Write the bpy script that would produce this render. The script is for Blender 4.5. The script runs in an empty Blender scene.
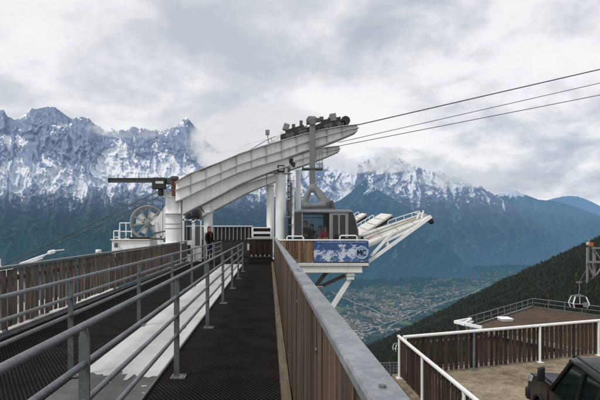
import bpy, bmesh, math, random
import numpy as np
from mathutils import Vector, Matrix
random.seed(7); rng = np.random.default_rng(5)
R = math.radians
sc = bpy.context.scene
C = sc.collection
F = 480.0; CX = 269.0; HY = 229.5; EYE = 1.6

def P(px, py, Y):
    """world point at depth Y seen at photo position (px, py): used to measure places off the photograph"""
    return Vector(((px - CX) * Y / F, Y, EYE - (py - HY) * Y / F))

# ------------------------------------------------------------------ mesh builder
class MB:
    def __init__(s): s.v = []; s.f = []; s.m = []; s.mi = 0
    def add(s, vs, fs):
        o = len(s.v); s.v += [Vector(q) for q in vs]
        for f in fs: s.f.append([o + i for i in f]); s.m.append(s.mi)
    def box(s, x0, x1, y0, y1, z0, z1):
        s.add([(x0,y0,z0),(x1,y0,z0),(x1,y1,z0),(x0,y1,z0),(x0,y0,z1),(x1,y0,z1),(x1,y1,z1),(x0,y1,z1)],
              [(0,3,2,1),(4,5,6,7),(0,1,5,4),(1,2,6,5),(2,3,7,6),(3,0,4,7)])
        return s
    def hexa(s, pts):   # 4 bottom + 4 top points
        s.add(pts, [(0,3,2,1),(4,5,6,7),(0,1,5,4),(1,2,6,5),(2,3,7,6),(3,0,4,7)]); return s
    def beam(s, p0, p1, w, h, up=(0,0,1)):
        p0 = Vector(p0); p1 = Vector(p1); d = (p1 - p0).normalized(); up = Vector(up)
        if abs(d.dot(up)) > .99: up = Vector((0,1,0))
        a = d.cross(up).normalized() * (w / 2); b = a.cross(d).normalized() * (h / 2)
        s.hexa([p0-a-b, p0+a-b, p1+a-b, p1-a-b, p0-a+b, p0+a+b, p1+a+b, p1-a+b]); return s
    def tube(s, p0, p1, r, n=10, r1=None):
        p0 = Vector(p0); p1 = Vector(p1); d = (p1 - p0).normalized()
        up = Vector((0,0,1)) if abs(d.z) < .95 else Vector((1,0,0))
        a = d.cross(up).normalized(); b = d.cross(a)
        r1 = r if r1 is None else r1
        vs = [p0 + (a*math.cos(t)+b*math.sin(t))*r for t in [2*math.pi*i/n for i in range(n)]]
        vs += [p1 + (a*math.cos(t)+b*math.sin(t))*r1 for t in [2*math.pi*i/n for i in range(n)]]
        fs = [(i, (i+1)%n, n+(i+1)%n, n+i) for i in range(n)] + [tuple(range(n))[::-1], tuple(range(n, 2*n))]
        s.add(vs, fs); return s
    def path(s, pts, r, n=8, closed=False):
        pts = [Vector(p) for p in pts]; k = len(pts); rings = []
        prev = None
        for i, p in enumerate(pts):
            if closed: d = (pts[(i+1)%k] - pts[i-1])
            else: d = pts[min(i+1,k-1)] - pts[max(i-1,0)]
            d.normalize()
            if prev is None:
                up = Vector((0,0,1)) if abs(d.z) < .9 else Vector((1,0,0))
                a = d.cross(up).normalized()
            else: a = (prev - d * prev.dot(d)).normalized()
            prev = a; b = d.cross(a)
            rings.append([p + (a*math.cos(t)+b*math.sin(t))*r for t in [2*math.pi*j/n for j in range(n)]])
        vs = [q for rg in rings for q in rg]; fs = []
        for i in range(k if closed else k-1):
            i2 = (i+1) % k
            for j in range(n): fs.append((i*n+j, i*n+(j+1)%n, i2*n+(j+1)%n, i2*n+j))
        if not closed: fs += [tuple(range(n))[::-1], tuple(range((k-1)*n, k*n))]
        s.add(vs, fs); return s
    def extr(s, poly, vec):
        poly = [Vector(p) for p in poly]; n = len(poly); vec = Vector(vec)
        s.add(poly + [p + vec for p in poly], [tuple(range(n))[::-1], tuple(range(n, 2*n))] + [(i, (i+1)%n, n+(i+1)%n, n+i) for i in range(n)])
        return s
    def ball(s, c, r, n=12, m=8, sc_=(1,1,1)):
        c = Vector(c); vs = []; fs = []
        for i in range(m+1):
            t = math.pi*i/m
            for j in range(n):
                u = 2*math.pi*j/n
                vs.append(c + Vector((r*sc_[0]*math.sin(t)*math.cos(u), r*sc_[1]*math.sin(t)*math.sin(u), r*sc_[2]*math.cos(t))))
        for i in range(m):
            for j in range(n): fs.append((i*n+j, (i+1)*n+j, (i+1)*n+(j+1)%n, i*n+(j+1)%n))
        s.add(vs, fs); return s

ORG = {}
def obj(name, mb, mats, parent=None, loc=None, local=False, bev=0, seg=2, fixn=True, label=None):
    """ONE mesh object; world coordinates are turned into coordinates of its parent / base point"""
    me = bpy.data.meshes.new(name)
    o0 = Vector((0,0,0))
    if parent is not None: o0 = ORG.get(parent.name, Vector((0,0,0)))
    elif loc is not None: o0 = Vector(loc)
    vs = [tuple(v if local else v - o0) for v in mb.v]
    me.from_pydata(vs, [], mb.f)
    for mt in (mats if isinstance(mats, (list, tuple)) else [mats]): me.materials.append(mt)
    me.polygons.foreach_set('material_index', mb.m)
    if fixn:
        bm = bmesh.new(); bm.from_mesh(me); bmesh.ops.recalc_face_normals(bm, faces=bm.faces); bm.to_mesh(me); bm.free()
    me.shade_smooth(); me.set_sharp_from_angle(angle=R(35))
    o = bpy.data.objects.new(name, me); C.objects.link(o)
    if parent is not None: o.parent = parent
    else: o.location = o0
    ORG[o.name] = o0
    if bev:
        b = o.modifiers.new('edge', 'BEVEL'); b.width = bev; b.segments = seg; b.limit_method = 'ANGLE'; b.angle_limit = R(40)
    if label: o['label'] = label
    return o
def thing(name, label, cat, loc=(0,0,0), rotz=0, group=None, local=False):
    o = bpy.data.objects.new(name, None); C.objects.link(o); o.empty_display_size = .2
    o.location = loc; o.rotation_euler = (0,0,rotz); o['label'] = label; o['category'] = cat
    if group: o['group'] = group
    ORG[o.name] = Vector((0,0,0)) if local else Vector(loc)
    return o
def tag(o, label, cat, group=None, kind=None):
    o['label'] = label; o['category'] = cat
    if group: o['group'] = group
    if kind: o['kind'] = kind
    return o
def struct(name, mb, mt, loc=(0,0,0), **k):
    o = obj(name, mb, mt, loc=loc, **k); o['kind'] = 'structure'; return o
def dup(root, loc=None, rotz=None, label=None, group=None):
    r = root.copy(); C.objects.link(r)
    if loc is not None: r.location = loc
    if rotz is not None: r.rotation_euler = (0,0,rotz)
    if label: r['label'] = label
    if group: r['group'] = group
    for ch in list(root.children):
        c = ch.copy(); C.objects.link(c); c.parent = r
        for g in ch.children:
            d = g.copy(); C.objects.link(d); d.parent = c
    return r

# ------------------------------------------------------------------ materials
def nt(name):
    m = bpy.data.materials.new(name); m.use_nodes = True
    t = m.node_tree; b = t.nodes['Principled BSDF']
    return m, t, b
def N(t, typ, **k):
    n = t.nodes.new(typ)
    for a, v in k.items(): setattr(n, a, v)
    return n
def ramp(t, stops):
    r = N(t, 'ShaderNodeValToRGB'); e = r.color_ramp.elements
    while len(e) < len(stops): e.new(.5)
    for i, (p, c) in enumerate(stops):
        e[i].position = p; e[i].color = (c[0], c[1], c[2], 1) if isinstance(c, (tuple, list)) else (c, c, c, 1)
    return r
def mixc(t, fac, a, b, mode='MIX'):
    m = N(t, 'ShaderNodeMix', data_type='RGBA', blend_type=mode)
    for s, v in ((0, fac), (6, a), (7, b)):
        if hasattr(v, 'is_output'): t.links.new(v, m.inputs[s])
        elif isinstance(v, (tuple, list)): m.inputs[s].default_value = (v[0], v[1], v[2], 1)
        else: m.inputs[s].default_value = v if s == 0 else (v, v, v, 1)
    return m.outputs[2]
def math_(t, op, a, b=0.0, clamp=False):
    m = N(t, 'ShaderNodeMath', operation=op, use_clamp=clamp)
    for i, v in enumerate((a, b)):
        if hasattr(v, 'is_output'): t.links.new(v, m.inputs[i])
        else: m.inputs[i].default_value = v
    return m.outputs[0]
def coords(t, scale=(1,1,1), rot=(0,0,0), kind='Object'):
    tc = N(t, 'ShaderNodeTexCoord'); mp = N(t, 'ShaderNodeMapping')
    mp.inputs['Scale'].default_value = scale; mp.inputs['Rotation'].default_value = rot
    t.links.new(tc.outputs[kind], mp.inputs['Vector']); return mp.outputs[0]
def noise(t, vec, scale, detail=4, rough=.55, dist=0):
    n = N(t, 'ShaderNodeTexNoise'); n.inputs['Scale'].default_value = scale; n.inputs['Detail'].default_value = detail
    n.inputs['Roughness'].default_value = rough; n.inputs['Distortion'].default_value = dist
    t.links.new(vec, n.inputs['Vector']); return n.outputs['Fac']
def bump(t, b, h, strength=.3, dist=.01):
    n = N(t, 'ShaderNodeBump'); n.inputs['Strength'].default_value = strength; n.inputs['Distance'].default_value = dist
    t.links.new(h, n.inputs['Height']); t.links.new(n.outputs[0], b.inputs['Normal'])

def painted(name, col, dirt=(.25,.22,.19), amt=.5, rough=.45, metal=0, scale=1.4, streak=True, spec=.4):
    m, t, b = nt(name)
    v = coords(t)
    n1 = noise(t, v, scale, 6, .65); vs = coords(t, (5,5,.45)); n2 = noise(t, vs, 1.6, 5, .6)
    f = math_(t, 'MULTIPLY', n1, n2) if streak else n1
    r = ramp(t, [(.22 if streak else .45, 0.0), (.46 if streak else .8, 1.0)]); t.links.new(f, r.inputs[0])
    fac = math_(t, 'MULTIPLY', r.outputs[0], amt)
    fine = noise(t, v, 34, 3, .6)
    c = mixc(t, fac, col, dirt)
    c = mixc(t, .22, c, mixc(t, fine, (col[0]*.5, col[1]*.5, col[2]*.5), col))
    t.links.new(c, b.inputs['Base Color'])
    rr = ramp(t, [(.2, rough*.75), (.8, min(1, rough*1.4))]); t.links.new(n1, rr.inputs[0]); t.links.new(rr.outputs[0], b.inputs['Roughness'])
    b.inputs['Metallic'].default_value = metal; b.inputs['Specular IOR Level'].default_value = spec
    bump(t, b, fine, .12, .004)
    return m
def galv(name, lo=(.085,.093,.102), hi=(.31,.322,.34), rough=.5, metal=.55):
    m, t, b = nt(name); v = coords(t)
    vo = N(t, 'ShaderNodeTexVoronoi'); vo.inputs['Scale'].default_value = 55; t.links.new(v, vo.inputs['Vector'])
    n1 = noise(t, v, 3.2, 7, .7); n2 = noise(t, v, 70, 3, .6)
    k = math_(t, 'ADD', math_(t, 'MULTIPLY', vo.outputs['Color'], .18), math_(t, 'ADD', math_(t, 'MULTIPLY', n1, .75), math_(t, 'MULTIPLY', n2, .22)))
    r = ramp(t, [(.30, lo), (.85, hi)]); t.links.new(k, r.inputs[0])
    st = noise(t, v, 8, 8, .75); sr = ramp(t, [(.62, 0.0), (.72, 1.0)]); t.links.new(st, sr.inputs[0])
    c = mixc(t, math_(t, 'MULTIPLY', sr.outputs[0], .45), r.outputs[0], (.10,.085,.07))
    t.links.new(c, b.inputs['Base Color'])
    rr = ramp(t, [(.25, rough*.8), (.75, rough*1.35)]); t.links.new(n1, rr.inputs[0]); t.links.new(rr.outputs[0], b.inputs['Roughness'])
    b.inputs['Metallic'].default_value = metal; bump(t, b, n2, .15, .002)
    return m
def wood(name, dark, light, grey=(.20,.19,.175), g=.4, axis='z'):
    m, t, b = nt(name)
    geo = N(t, 'ShaderNodeNewGeometry'); rnd = geo.outputs['Random Per Island']
    sc3 = {'z': (26,26,1.2), 'x': (1.2,26,26), 'y': (26,1.2,26)}[axis]
    tc = N(t, 'ShaderNodeTexCoord'); add = N(t, 'ShaderNodeVectorMath', operation='ADD')
    cmb = N(t, 'ShaderNodeCombineXYZ'); r9 = math_(t, 'MULTIPLY', rnd, 37.0)
    for i in range(3): t.links.new(r9, cmb.inputs[i])
    t.links.new(tc.outputs['Object'], add.inputs[0]); t.links.new(cmb.outputs[0], add.inputs[1])
    mp = N(t, 'ShaderNodeMapping'); mp.inputs['Scale'].default_value = sc3; t.links.new(add.outputs[0], mp.inputs[0])
    n1 = noise(t, mp.outputs[0], 1.0, 7, .65, .4); n2 = noise(t, add.outputs[0], 2.2, 4, .6)
    r = ramp(t, [(.28, dark), (.72, light)]); t.links.new(n1, r.inputs[0])
    v1 = ramp(t, [(0, .32), (.6, .95), (1, 1.6)]); t.links.new(rnd, v1.inputs[0])
    c = mixc(t, 1.0, r.outputs[0], v1.outputs[0], 'MULTIPLY')
    gr = ramp(t, [(.42, 0.0), (.7, 1.0)]); t.links.new(n2, gr.inputs[0])
    wn = N(t, 'ShaderNodeTexWhiteNoise', noise_dimensions='1D'); t.links.new(rnd, wn.inputs['W'])
    gf = math_(t, 'MULTIPLY', math_(t, 'ADD', math_(t, 'MULTIPLY', gr.outputs[0], .6), math_(t, 'MULTIPLY', wn.outputs['Value'], .6)), g)
    gn = mixc(t, n1, (grey[0]*.5, grey[1]*.5, grey[2]*.5), grey)
    c = mixc(t, gf, c, gn)
    t.links.new(c, b.inputs['Base Color']); b.inputs['Roughness'].default_value = .8; b.inputs['Specular IOR Level'].default_value = .25
    bump(t, b, n1, .5, .006)
    return m
def plain(name, col, rough=.6, metal=0, spec=.4, var=.3, scale=12):
    m, t, b = nt(name); v = coords(t); n = noise(t, v, scale, 5, .6)
    c = mixc(t, n, tuple(x*(1-var) for x in col), tuple(min(1, x*(1+var)) for x in col))
    t.links.new(c, b.inputs['Base Color']); b.inputs['Roughness'].default_value = rough
    b.inputs['Metallic'].default_value = metal; b.inputs['Specular IOR Level'].default_value = spec
    return m
def glass(name, tint, alpha=.35, rough=.05, tr0=.6):
    m, t, b = nt(name)
    b.inputs['Base Color'].default_value = (*tint, 1); b.inputs['Roughness'].default_value = rough; b.inputs['Specular IOR Level'].default_value = .7
    tr = N(t, 'ShaderNodeBsdfTransparent'); tr.inputs[0].default_value = (min(1,tr0+tint[0]), min(1,tr0+.02+tint[1]), min(1,tr0+.02+tint[2]), 1)
    mx = N(t, 'ShaderNodeMixShader'); v = coords(t); n = noise(t, v, 1.5, 4, .6)
    f = math_(t, 'ADD', math_(t, 'MULTIPLY', n, .2), alpha-.1, True); t.links.new(f, mx.inputs[0])
    t.links.new(tr.outputs[0], mx.inputs[1]); t.links.new(b.outputs[0], mx.inputs[2])
    t.links.new(mx.outputs[0], t.nodes['Material Output'].inputs['Surface'])
    return m

WHITE = painted('white_steel_paint', (.88,.88,.865), (.36,.33,.29), .5)
WHITE2 = painted('white_tube_paint', (.87,.87,.86), (.42,.40,.37), .35)
WHITE_SHADE = painted('shaded_white_flange', (.50,.49,.47), (.16,.14,.12), .75, .6)  # darkened white: shade under the flanges put into the paint colour
CREAM = painted('cream_deck_paint', (.72,.70,.65), (.38,.35,.31), .55, .6)
GREY = painted('grey_steel_paint', (.20,.205,.21), (.09,.085,.08), .6, .5)
DGREY = painted('dark_grey_steel', (.085,.088,.09), (.05,.04,.035), .6, .5)
BLACK = painted('black_steel', (.022,.022,.024), (.05,.04,.03), .5, .5)
RUST = painted('rust_red_steel', (.10,.035,.025), (.03,.02,.018), .7, .7)
GALV = galv('galvanised_steel'); GALVD = galv('galvanised_flat_bar', (.055,.065,.066), (.20,.215,.215), .5, .4)
CAPR = galv('galvanised_cap_rail', (.10,.11,.12), (.44,.455,.475), .42, .5)
ROPE = galv('steel_rope', (.05,.05,.05), (.14,.14,.14), .5, .5)
WOODR = wood('weathered_brown_boards', (.012,.0068,.0045), (.115,.064,.036), (.21,.185,.155), .42)
WOODL = wood('old_grey_brown_boards', (.030,.021,.016), (.135,.095,.068), (.33,.30,.265), .7)
WOODO = wood('orange_brown_boards', (.07,.034,.018), (.30,.155,.078), (.30,.25,.2), .3)
WOODT = wood('dark_terrace_boards', (.016,.0085,.006), (.074,.037,.022), (.14,.115,.095), .42)
WOODB = wood('pale_kerb_timber', (.07,.05,.03), (.20,.155,.10), (.26,.24,.2), .5, 'y')
RUBBER = plain('black_rubber', (.018,.018,.019), .7)
CONC = painted('concrete', (.27,.26,.245), (.12,.11,.10), .6, .9, streak=True)
def mat_rubber():
    m, t, b = nt('rubber_honeycomb_mat'); v = coords(t, (1,1,1))
    # hexagonal-ish grid of oval holes: two square lattices of dots, one offset by half a cell
    hs = []
    for off in ((0,0,0), (.5,.5,0)):
        mp = N(t, 'ShaderNodeMapping'); mp.inputs['Scale'].default_value = (1/.046, 1/.074, 1); mp.inputs['Location'].default_value = off
        t.links.new(v, mp.inputs[0])
        fr = N(t, 'ShaderNodeVectorMath', operation='FRACTION'); t.links.new(mp.outputs[0], fr.inputs[0])
        sb = N(t, 'ShaderNodeVectorMath', operation='SUBTRACT'); t.links.new(fr.outputs[0], sb.inputs[0]); sb.inputs[1].default_value = (.5,.5,0)
        ml = N(t, 'ShaderNodeVectorMath', operation='MULTIPLY'); t.links.new(sb.outputs[0], ml.inputs[0]); ml.inputs[1].default_value = (1,1,0)
        ln = N(t, 'ShaderNodeVectorMath', operation='LENGTH'); t.links.new(ml.outputs[0], ln.inputs[0]); hs.append(ln.outputs['Value'])
    d = math_(t, 'MINIMUM', hs[0], hs[1])
    hole = ramp(t, [(.24, 0.0), (.34, 1.0)]); t.links.new(d, hole.inputs[0])
    n1 = noise(t, v, 2.3, 6, .65); n2 = noise(t, v, 40, 3, .6)
    base = ramp(t, [(.3, (.012,.0095,.009)), (.75, (.062,.050,.046))]); t.links.new(math_(t, 'ADD', math_(t, 'MULTIPLY', n1, .75), math_(t, 'MULTIPLY', n2, .25)), base.inputs[0])
    c = mixc(t, hole.outputs[0], (.004,.004,.004), base.outputs[0])
    # seams between the mat sections
    sx = N(t, 'ShaderNodeSeparateXYZ'); t.links.new(v, sx.inputs[0])
    fy = math_(t, 'FRACT', math_(t, 'MULTIPLY', sx.outputs[1], 1/1.2)); seam = math_(t, 'LESS_THAN', fy, .012)
    c = mixc(t, math_(t, 'MULTIPLY', seam, .7), c, (.005,.005,.005))
    t.links.new(c, b.inputs['Base Color']); b.inputs['Roughness'].default_value = .92; b.inputs['Specular IOR Level'].default_value = .06
    bump(t, b, hole.outputs[0], .9, .012)
    return m
MAT = mat_rubber()
def mat_gravel(name, a, b_, s=1.0):
    m, t, b = nt(name); v = coords(t)
    n1 = noise(t, v, .45*s, 6, .65, .5); n2 = noise(t, v, 3.5*s, 6, .75); n3 = noise(t, v, 19*s, 4, .75)
    k = math_(t, 'ADD', math_(t, 'MULTIPLY', n1, .42), math_(t, 'ADD', math_(t, 'MULTIPLY', n2, .38), math_(t, 'MULTIPLY', n3, .34)))
    r = ramp(t, [(.44, a), (.56, tuple((p+q)/2 for p, q in zip(a, b_))), (.70, b_)]); t.links.new(k, r.inputs[0])
    t.links.new(r.outputs[0], b.inputs['Base Color']); b.inputs['Roughness'].default_value = .95; b.inputs['Specular IOR Level'].default_value = .15
    bump(t, b, math_(t, 'ADD', n2, n3), .8, .03)
    return m
GRAVEL = mat_gravel('terrace_gravel', (.085,.068,.040), (.44,.36,.25))
ROOFGRAVEL = mat_gravel('brown_roof_gravel', (.030,.020,.014), (.125,.086,.058), .35)
SHEETW = painted('worn_white_sheet', (.60,.59,.57), (.27,.255,.23), .8, .75, streak=False, scale=.9)
def mat_felt():
    m, t, b = nt('grey_roofing_felt'); v = coords(t); n1 = noise(t, v, 1.6, 7, .7); n2 = noise(t, v, 120, 2, .5)
    r = ramp(t, [(.3, (.045,.045,.043)), (.7, (.16,.155,.148))]); t.links.new(math_(t, 'ADD', math_(t,'MULTIPLY', n1, .7), math_(t,'MULTIPLY', n2, .3)), r.inputs[0])
    t.links.new(r.outputs[0], b.inputs['Base Color']); b.inputs['Roughness'].default_value = .9; bump(t, b, n2, .4, .004); return m
FELT = mat_felt()

# ================================================================== the two walkways
Y0, Y1 = -2.0, 22.3
struct('walkway', MB().box(-1.168, .20, Y0, Y1, -.06, 0), MAT)
struct('walkway_left', MB().box(-3.93, -2.13, Y0, 29, -.06, -.004), MAT)
struct('walkway_base', MB().box(-4.05, .26, Y0, 29, -.40, -.064), CONC)
# strip between the railings: grey felt near, white sheet with a torn edge beyond
struct('gutter_floor', MB().box(-2.127, -1.172, Y0, Y1, -.06, -.012), FELT)
sh = MB(); n = 46; edge = []
for i in range(n + 1):
    u = i / n; x = -2.10 + u * .90
    y = 5.35 - .10*u + .04*math.sin(u*13) + .015*math.sin(u*47+1) + random.uniform(-.018, .018) + (.14 if .44 < u < .52 else 0) - (.2 if .60 < u < .66 else 0)
    edge.append((x, y))
top = [(x, y, -.004) for x, y in edge] + [(-1.20, Y1, -.004), (-2.10, Y1, -.004)]
sh.extr(top, (0, 0, -.006))
for i, (x, y) in []:      # curled-up lip along the tear
    x2, y2 = edge[i+1]; lift = .006 + .018*abs(math.sin(i*1.3))*(1 if 18 < i < 34 else .3)
    sh.add([(x, y, -.003), (x2, y2, -.003), (x2, y2-.012, lift), (x, y-.012, lift)], [(0,1,2,3)])
tag(obj('painted_sheet', sh, SHEETW, loc=(-1.65, 5.5, 0)), 'worn white painted sheet with a torn near edge, lying between the two tube railings', 'sheet')
fl = MB()
for (x, y, s_) in ((-1.93,4.95,.07), (-1.30,4.9,.05), (-1.24,4.7,.035), (-1.7,5.02,.04)):
    fl.extr([(x,y,-.009),(x+s_,y+.3*s_,-.009),(x+.7*s_,y+s_*.7,-.009),(x-.2*s_,y+.5*s_,-.009)], (0,0,.006))
tag(obj('paint_flakes', fl, SHEETW, loc=(-1.6, 4.9, 0)), 'loose white paint flakes on the grey felt in front of the torn sheet', 'paint flakes', kind='stuff')
obj_ = struct('gutter_edge', MB().box(-1.195, -1.172, Y0, Y1, -.011, .03), GALVD)
struct('walkway_kerb', MB().box(.115, .20, Y0, Y1, .004, .10), WOODB)

# ================================================================== tube railings
def tube_railing(X, ztop, dz, r_top, r_low, ys, label, yend, side):
    t = thing('tube_railing', label, 'railing', (X, 2.6, 0), group='tube railings of the walkway')
    hb = MB(); hb.path([(X, -1.6, ztop), (X, 6, ztop), (X, 12, ztop), (X, yend, ztop), (X, yend+.12, ztop-.05), (X, yend+.14, ztop-.16), (X, yend+.14, ztop-dz*3)], r_top, 14)
    obj('handrail', hb, GALV, t)
    for k in (1, 2, 3):
        rb = MB().tube((X, -1.6, ztop-dz*k), (X, yend+.13, ztop-dz*k), r_low, 12)
        for yy in (ys[0]-.5+k*.1, ys[0]+2.6*2+.4):
            rb.tube((X, yy, ztop-dz*k), (X, yy+.11, ztop-dz*k), r_low+.004, 12)
        obj('rail', rb, GALV, t)
    for y in ys:
        xs = X + side*.036
        pb = MB()
        a = .035; zt = ztop-.012
        pb.extr([(xs-.030, y-.007, .0), (xs+.030, y-.007, .0), (xs+.030, y-.007, zt-.06), (xs+.016, y-.007, zt), (xs-.016, y-.007, zt), (xs-.030, y-.007, zt-.06)], (0, .014, 0))
        pb.box(xs-.006, xs+.006, y+.007, y+.04, .0, ztop-.34)
        po = obj('post', pb, GALVD, t, bev=.002)
        bp = MB().box(xs-.06, xs+.10, y-.075, y+.075, .001, .012)
        for (dx, dy) in ((-.035,-.05), (.075,-.05), (-.035,.05), (.075,.05)): bp.tube((xs+dx, y+dy, .011), (xs+dx, y+dy, .024), .011, 6)
        obj('base_plate', bp, GALV, po)
    return t
tube_railing(-1.0, 1.08, .207, .0205, .0185, [2.6*k for k in range(0, 8)], 'nearer galvanised tube railing, with torn white sheet on its left side', 18.5, -.0)
tube_railing(-2.17, 1.05, .192, .0205, .0185, [5.25+2.75*k-5.5 for k in range(0, 9)], 'farther galvanised tube railing, beside the left walkway and wooden fence', 21.9, .0)

# ================================================================== wooden fences of the walkway
def planks(x, y0, y1, z0, z1, w, gap, th, lean=0, jit=.006):
    mb = MB(); y = y0
    while y < y1:
        ww = w*random.uniform(.9, 1.08); dx = random.uniform(-jit, jit); dz = random.uniform(-.012, .012)
        mb.hexa([(x+dx-th/2, y, z0+dz), (x+dx+th/2, y, z0+dz), (x+dx+th/2, y+ww, z0+dz), (x+dx-th/2, y+ww, z0+dz),
                 (x+dx-th/2+lean, y, z1), (x+dx+th/2+lean, y, z1), (x+dx+th/2+lean, y+ww, z1), (x+dx-th/2+lean, y+ww, z1)])
        y += ww + gap*random.uniform(.6, 1.4)
    return mb
t = thing('board_fence', 'tall brown board fence with broad steel cap rail right of the walkway', 'fence', (.23, 2, 0))
obj('boards', planks(.225, -1.8, 20.1, -.12, 1.225, .086, .019, .024), WOODR, t, bev=.003, seg=1)
for k in range(8):     # cap in lengths, with open joints and screw heads
    ya_, yb_ = -1.9+2.75*k, -1.9+2.75*(k+1)-.006
    cb = MB(); cb.extr([(.183, ya_, 1.262), (.183, ya_, 1.284), (.188, ya_, 1.291), (.257, ya_, 1.291), (.263, ya_, 1.284), (.263, ya_, 1.237), (.258, ya_, 1.237), (.258, ya_, 1.280), (.189, ya_, 1.280), (.189, ya_, 1.262)], (0, yb_-ya_, 0))
    cp = obj('cap_rail', cb, CAPR, t)
    for yy in (ya_+.09, yb_-.09): obj('screw', MB().tube((.222, yy, 1.2905), (.222, yy, 1.2955), .008, 6), GALVD, cp)
for z in (.28, 1.06): obj('stringer', MB().box(.240, .285, -1.9, 20.1, z-.045, z+.045), WOODB, t)
for k in range(14):
    for z in (.28, 1.06): obj('bolt', MB().tube((.213, .7+1.45*k, z), (.205, .7+1.45*k, z), .011, 6), GALVD, t)
    obj('bolt', MB().tube((.116, .5+1.45*k, .055), (.108, .5+1.45*k, .055), .016, 6), GALVD, t)
for k in range(8):
    obj('post', MB().box(.288, .348, .3+2.75*k, .36+2.75*k, -.4, 1.234), GALVD, t)

t = thing('board_fence', 'long low fence of weathered grey boards along the left edge of the platform', 'fence', (-3.95, 8, 0))
obj('boards', planks(-3.985, -1.5, 23.2, .105, .985, .118, .062, .028), WOODL, t, bev=.004, seg=1)
obj('cap_rail', MB().box(-4.055, -3.925, -1.6, 23.3, 1.0, 1.045), GALVD, t, bev=.006)
obj('bottom_rail', MB().box(-3.965, -3.925, -1.6, 23.3, .0, .075).box(-3.925, -3.90, -1.6, 23.3, -.003, .03), GALV, t, bev=.004)
obj('stringer', MB().box(-4.045, -4.002, -1.6, 23.3, .80, .88), WOODL, t)
for k in range(10): obj('post', MB().box(-4.06, -4.004, -.5+2.6*k, -.44+2.6*k, -.3, .795), GALVD, t)
tag(obj('fence_lamp', MB().box(-4.05,-3.95,11.2,11.32,1.047,1.13).box(-4.035,-3.965,11.18,11.2,1.06,1.12), WHITE2, loc=(-4,11.3,1.045), bev=.008), 'small white lamp box standing on the cap of the left board fence', 'lamp')

# snow lances stored beyond the left fence
struct('gravel_bank', MB().extr([(-4.08,-2,-.35),(-4.08,18.5,-.35),(-9,15,-.9),(-9,-2,-.9)], (0,0,-.2)), mat_gravel('pale_bank_gravel', (.34,.32,.29), (.66,.64,.60)))
t = thing('snow_lance', 'white snow-making lance lying aslant beyond the left board fence', 'snow lance', tuple(P(30,262,13)))
b_ = MB(); b_.tube(P(20,264,12.5), P(44,255.5,13.5), .032, 10); b_.tube(P(24,265,12.5), P(42,258,13.4), .028, 10); obj('boom', b_, WHITE2, t)
b_ = MB(); b_.tube(P(49,252.6,13.8), P(54,251.4,14), .055, 10); b_.tube(P(44,255.5,13.5), P(50,252.5,13.8), .02, 8); b_.tube(P(54,250.7,14), P(64,249.8,14.4), .018, 6); obj('nozzle_head', b_, WHITE2, t)
b_ = MB(); b_.beam(P(30,262,12.9), P(30,262,12.9)+Vector((0,0,-2.4)), .09, .09); b_.beam(P(31,261,12.9), P(38,262,13.2)+Vector((0,0,-2.2)), .05, .05); obj('stand', b_, GREY, t)
t = thing('water_tank', 'white water tank half hidden behind the left board fence', 'tank', tuple(P(2,300,11)))
b_ = MB(); c0 = P(-14,289,11); c1 = P(3,289,11.6); b_.tube(c0, c1, .55, 20); obj('shell', b_, WHITE, t)
b_ = MB(); b_.tube(c1+Vector((-.2,0,.5)), c1+Vector((-.2,0,.72)), .13, 12); obj('filler_cap', b_, WHITE2, t)
b_ = MB(); b_.box(c0.x, c0.x+.12, 10.6, 11.6, -1.5, -.2).box(c1.x-.3, c1.x-.18, 10.9, 12, -1.5, -.2); obj('cradle', b_, GREY, t)
# ================================================================== station platform and the end of the walkway
SD = .30
struct('station_floor', MB().box(.29, 3.86, 18.72, 19.68, .10, SD).box(-.92, .88, 22.76, 23.2, .10, SD).box(.29, .88, 19.683, 22.757, .10, SD).box(.883, 3.86, 22.2, 23.2, .10, SD), CONC)
struct('station_floor_rear', MB().box(-.92, 1.0, 23.2, 29, .0, SD-.003), CONC)
struct('step', MB().box(-.95, .17, 22.32, 22.6, -.02, .16).box(-.95, .17, 22.6, 22.75, -.02, .30), RUBBER)
t = thing('board_gate', 'short dark board gate closing the far end of the walkway', 'gate', (-.38, 22.8, SD))
mb = MB(); x = -.92
while x < .12:
    mb.box(x, x+.085, 22.80+random.uniform(-.004,.004), 22.825, SD+.02, 1.14); x += .097
obj('boards', mb, WOODT, t, bev=.003, seg=1)
obj('top_rail', MB().box(-1.05, .17, 22.76, 22.86, 1.145, 1.185), CREAM, t, bev=.005)
for i in range(5): obj('fixing_plate', MB().box(-.86+.21*i, -.80+.21*i, 22.785, 22.797, SD+.03, SD+.10), CREAM, t)
obj('backing', MB().box(-.92, .17, 22.832, 22.85, SD+.01, 1.14), RUBBER, t)
obj('latch_box', MB().box(-1.03, -.93, 22.72, 22.86, .62, .92), WHITE2, t, bev=.01)
for k, (yy, z0, z1, lab) in enumerate(((23.4, 1.20, 1.44, 'lower white framed hatch with dark panel above the board gate'), (25.6, 1.44, 1.72, 'upper white framed hatch behind the board gate'))):
    t = thing('framed_hatch', lab, 'hatch', (-.35, yy, z0))
    x0, x1 = (P(251.5,230,yy).x, P(271.5,230,yy).x)
    obj('frame', MB().box(x0, x0+.10, yy, yy+.8, z0, z1).box(x1-.06, x1, yy, yy+.8, z0, z1).box(x0+.10, x1-.06, yy, yy+.8, z1-.06, z1).box(x0+.10, x1-.06, yy, yy+.8, z0, z0+.045), WHITE2, t, bev=.012)
    obj('panel', MB().box(x0+.10, x1-.06, yy+.10, yy+.14, z0+.045, z1-.06), RUBBER, t)
    obj('post', MB().box(x0+.14, x0+.20, yy+.3, yy+.36, SD, z0-.002), GREY, t); obj('post', MB().box(x1-.16, x1-.10, yy+.3, yy+.36, SD, z0-.002), GREY, t)

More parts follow.
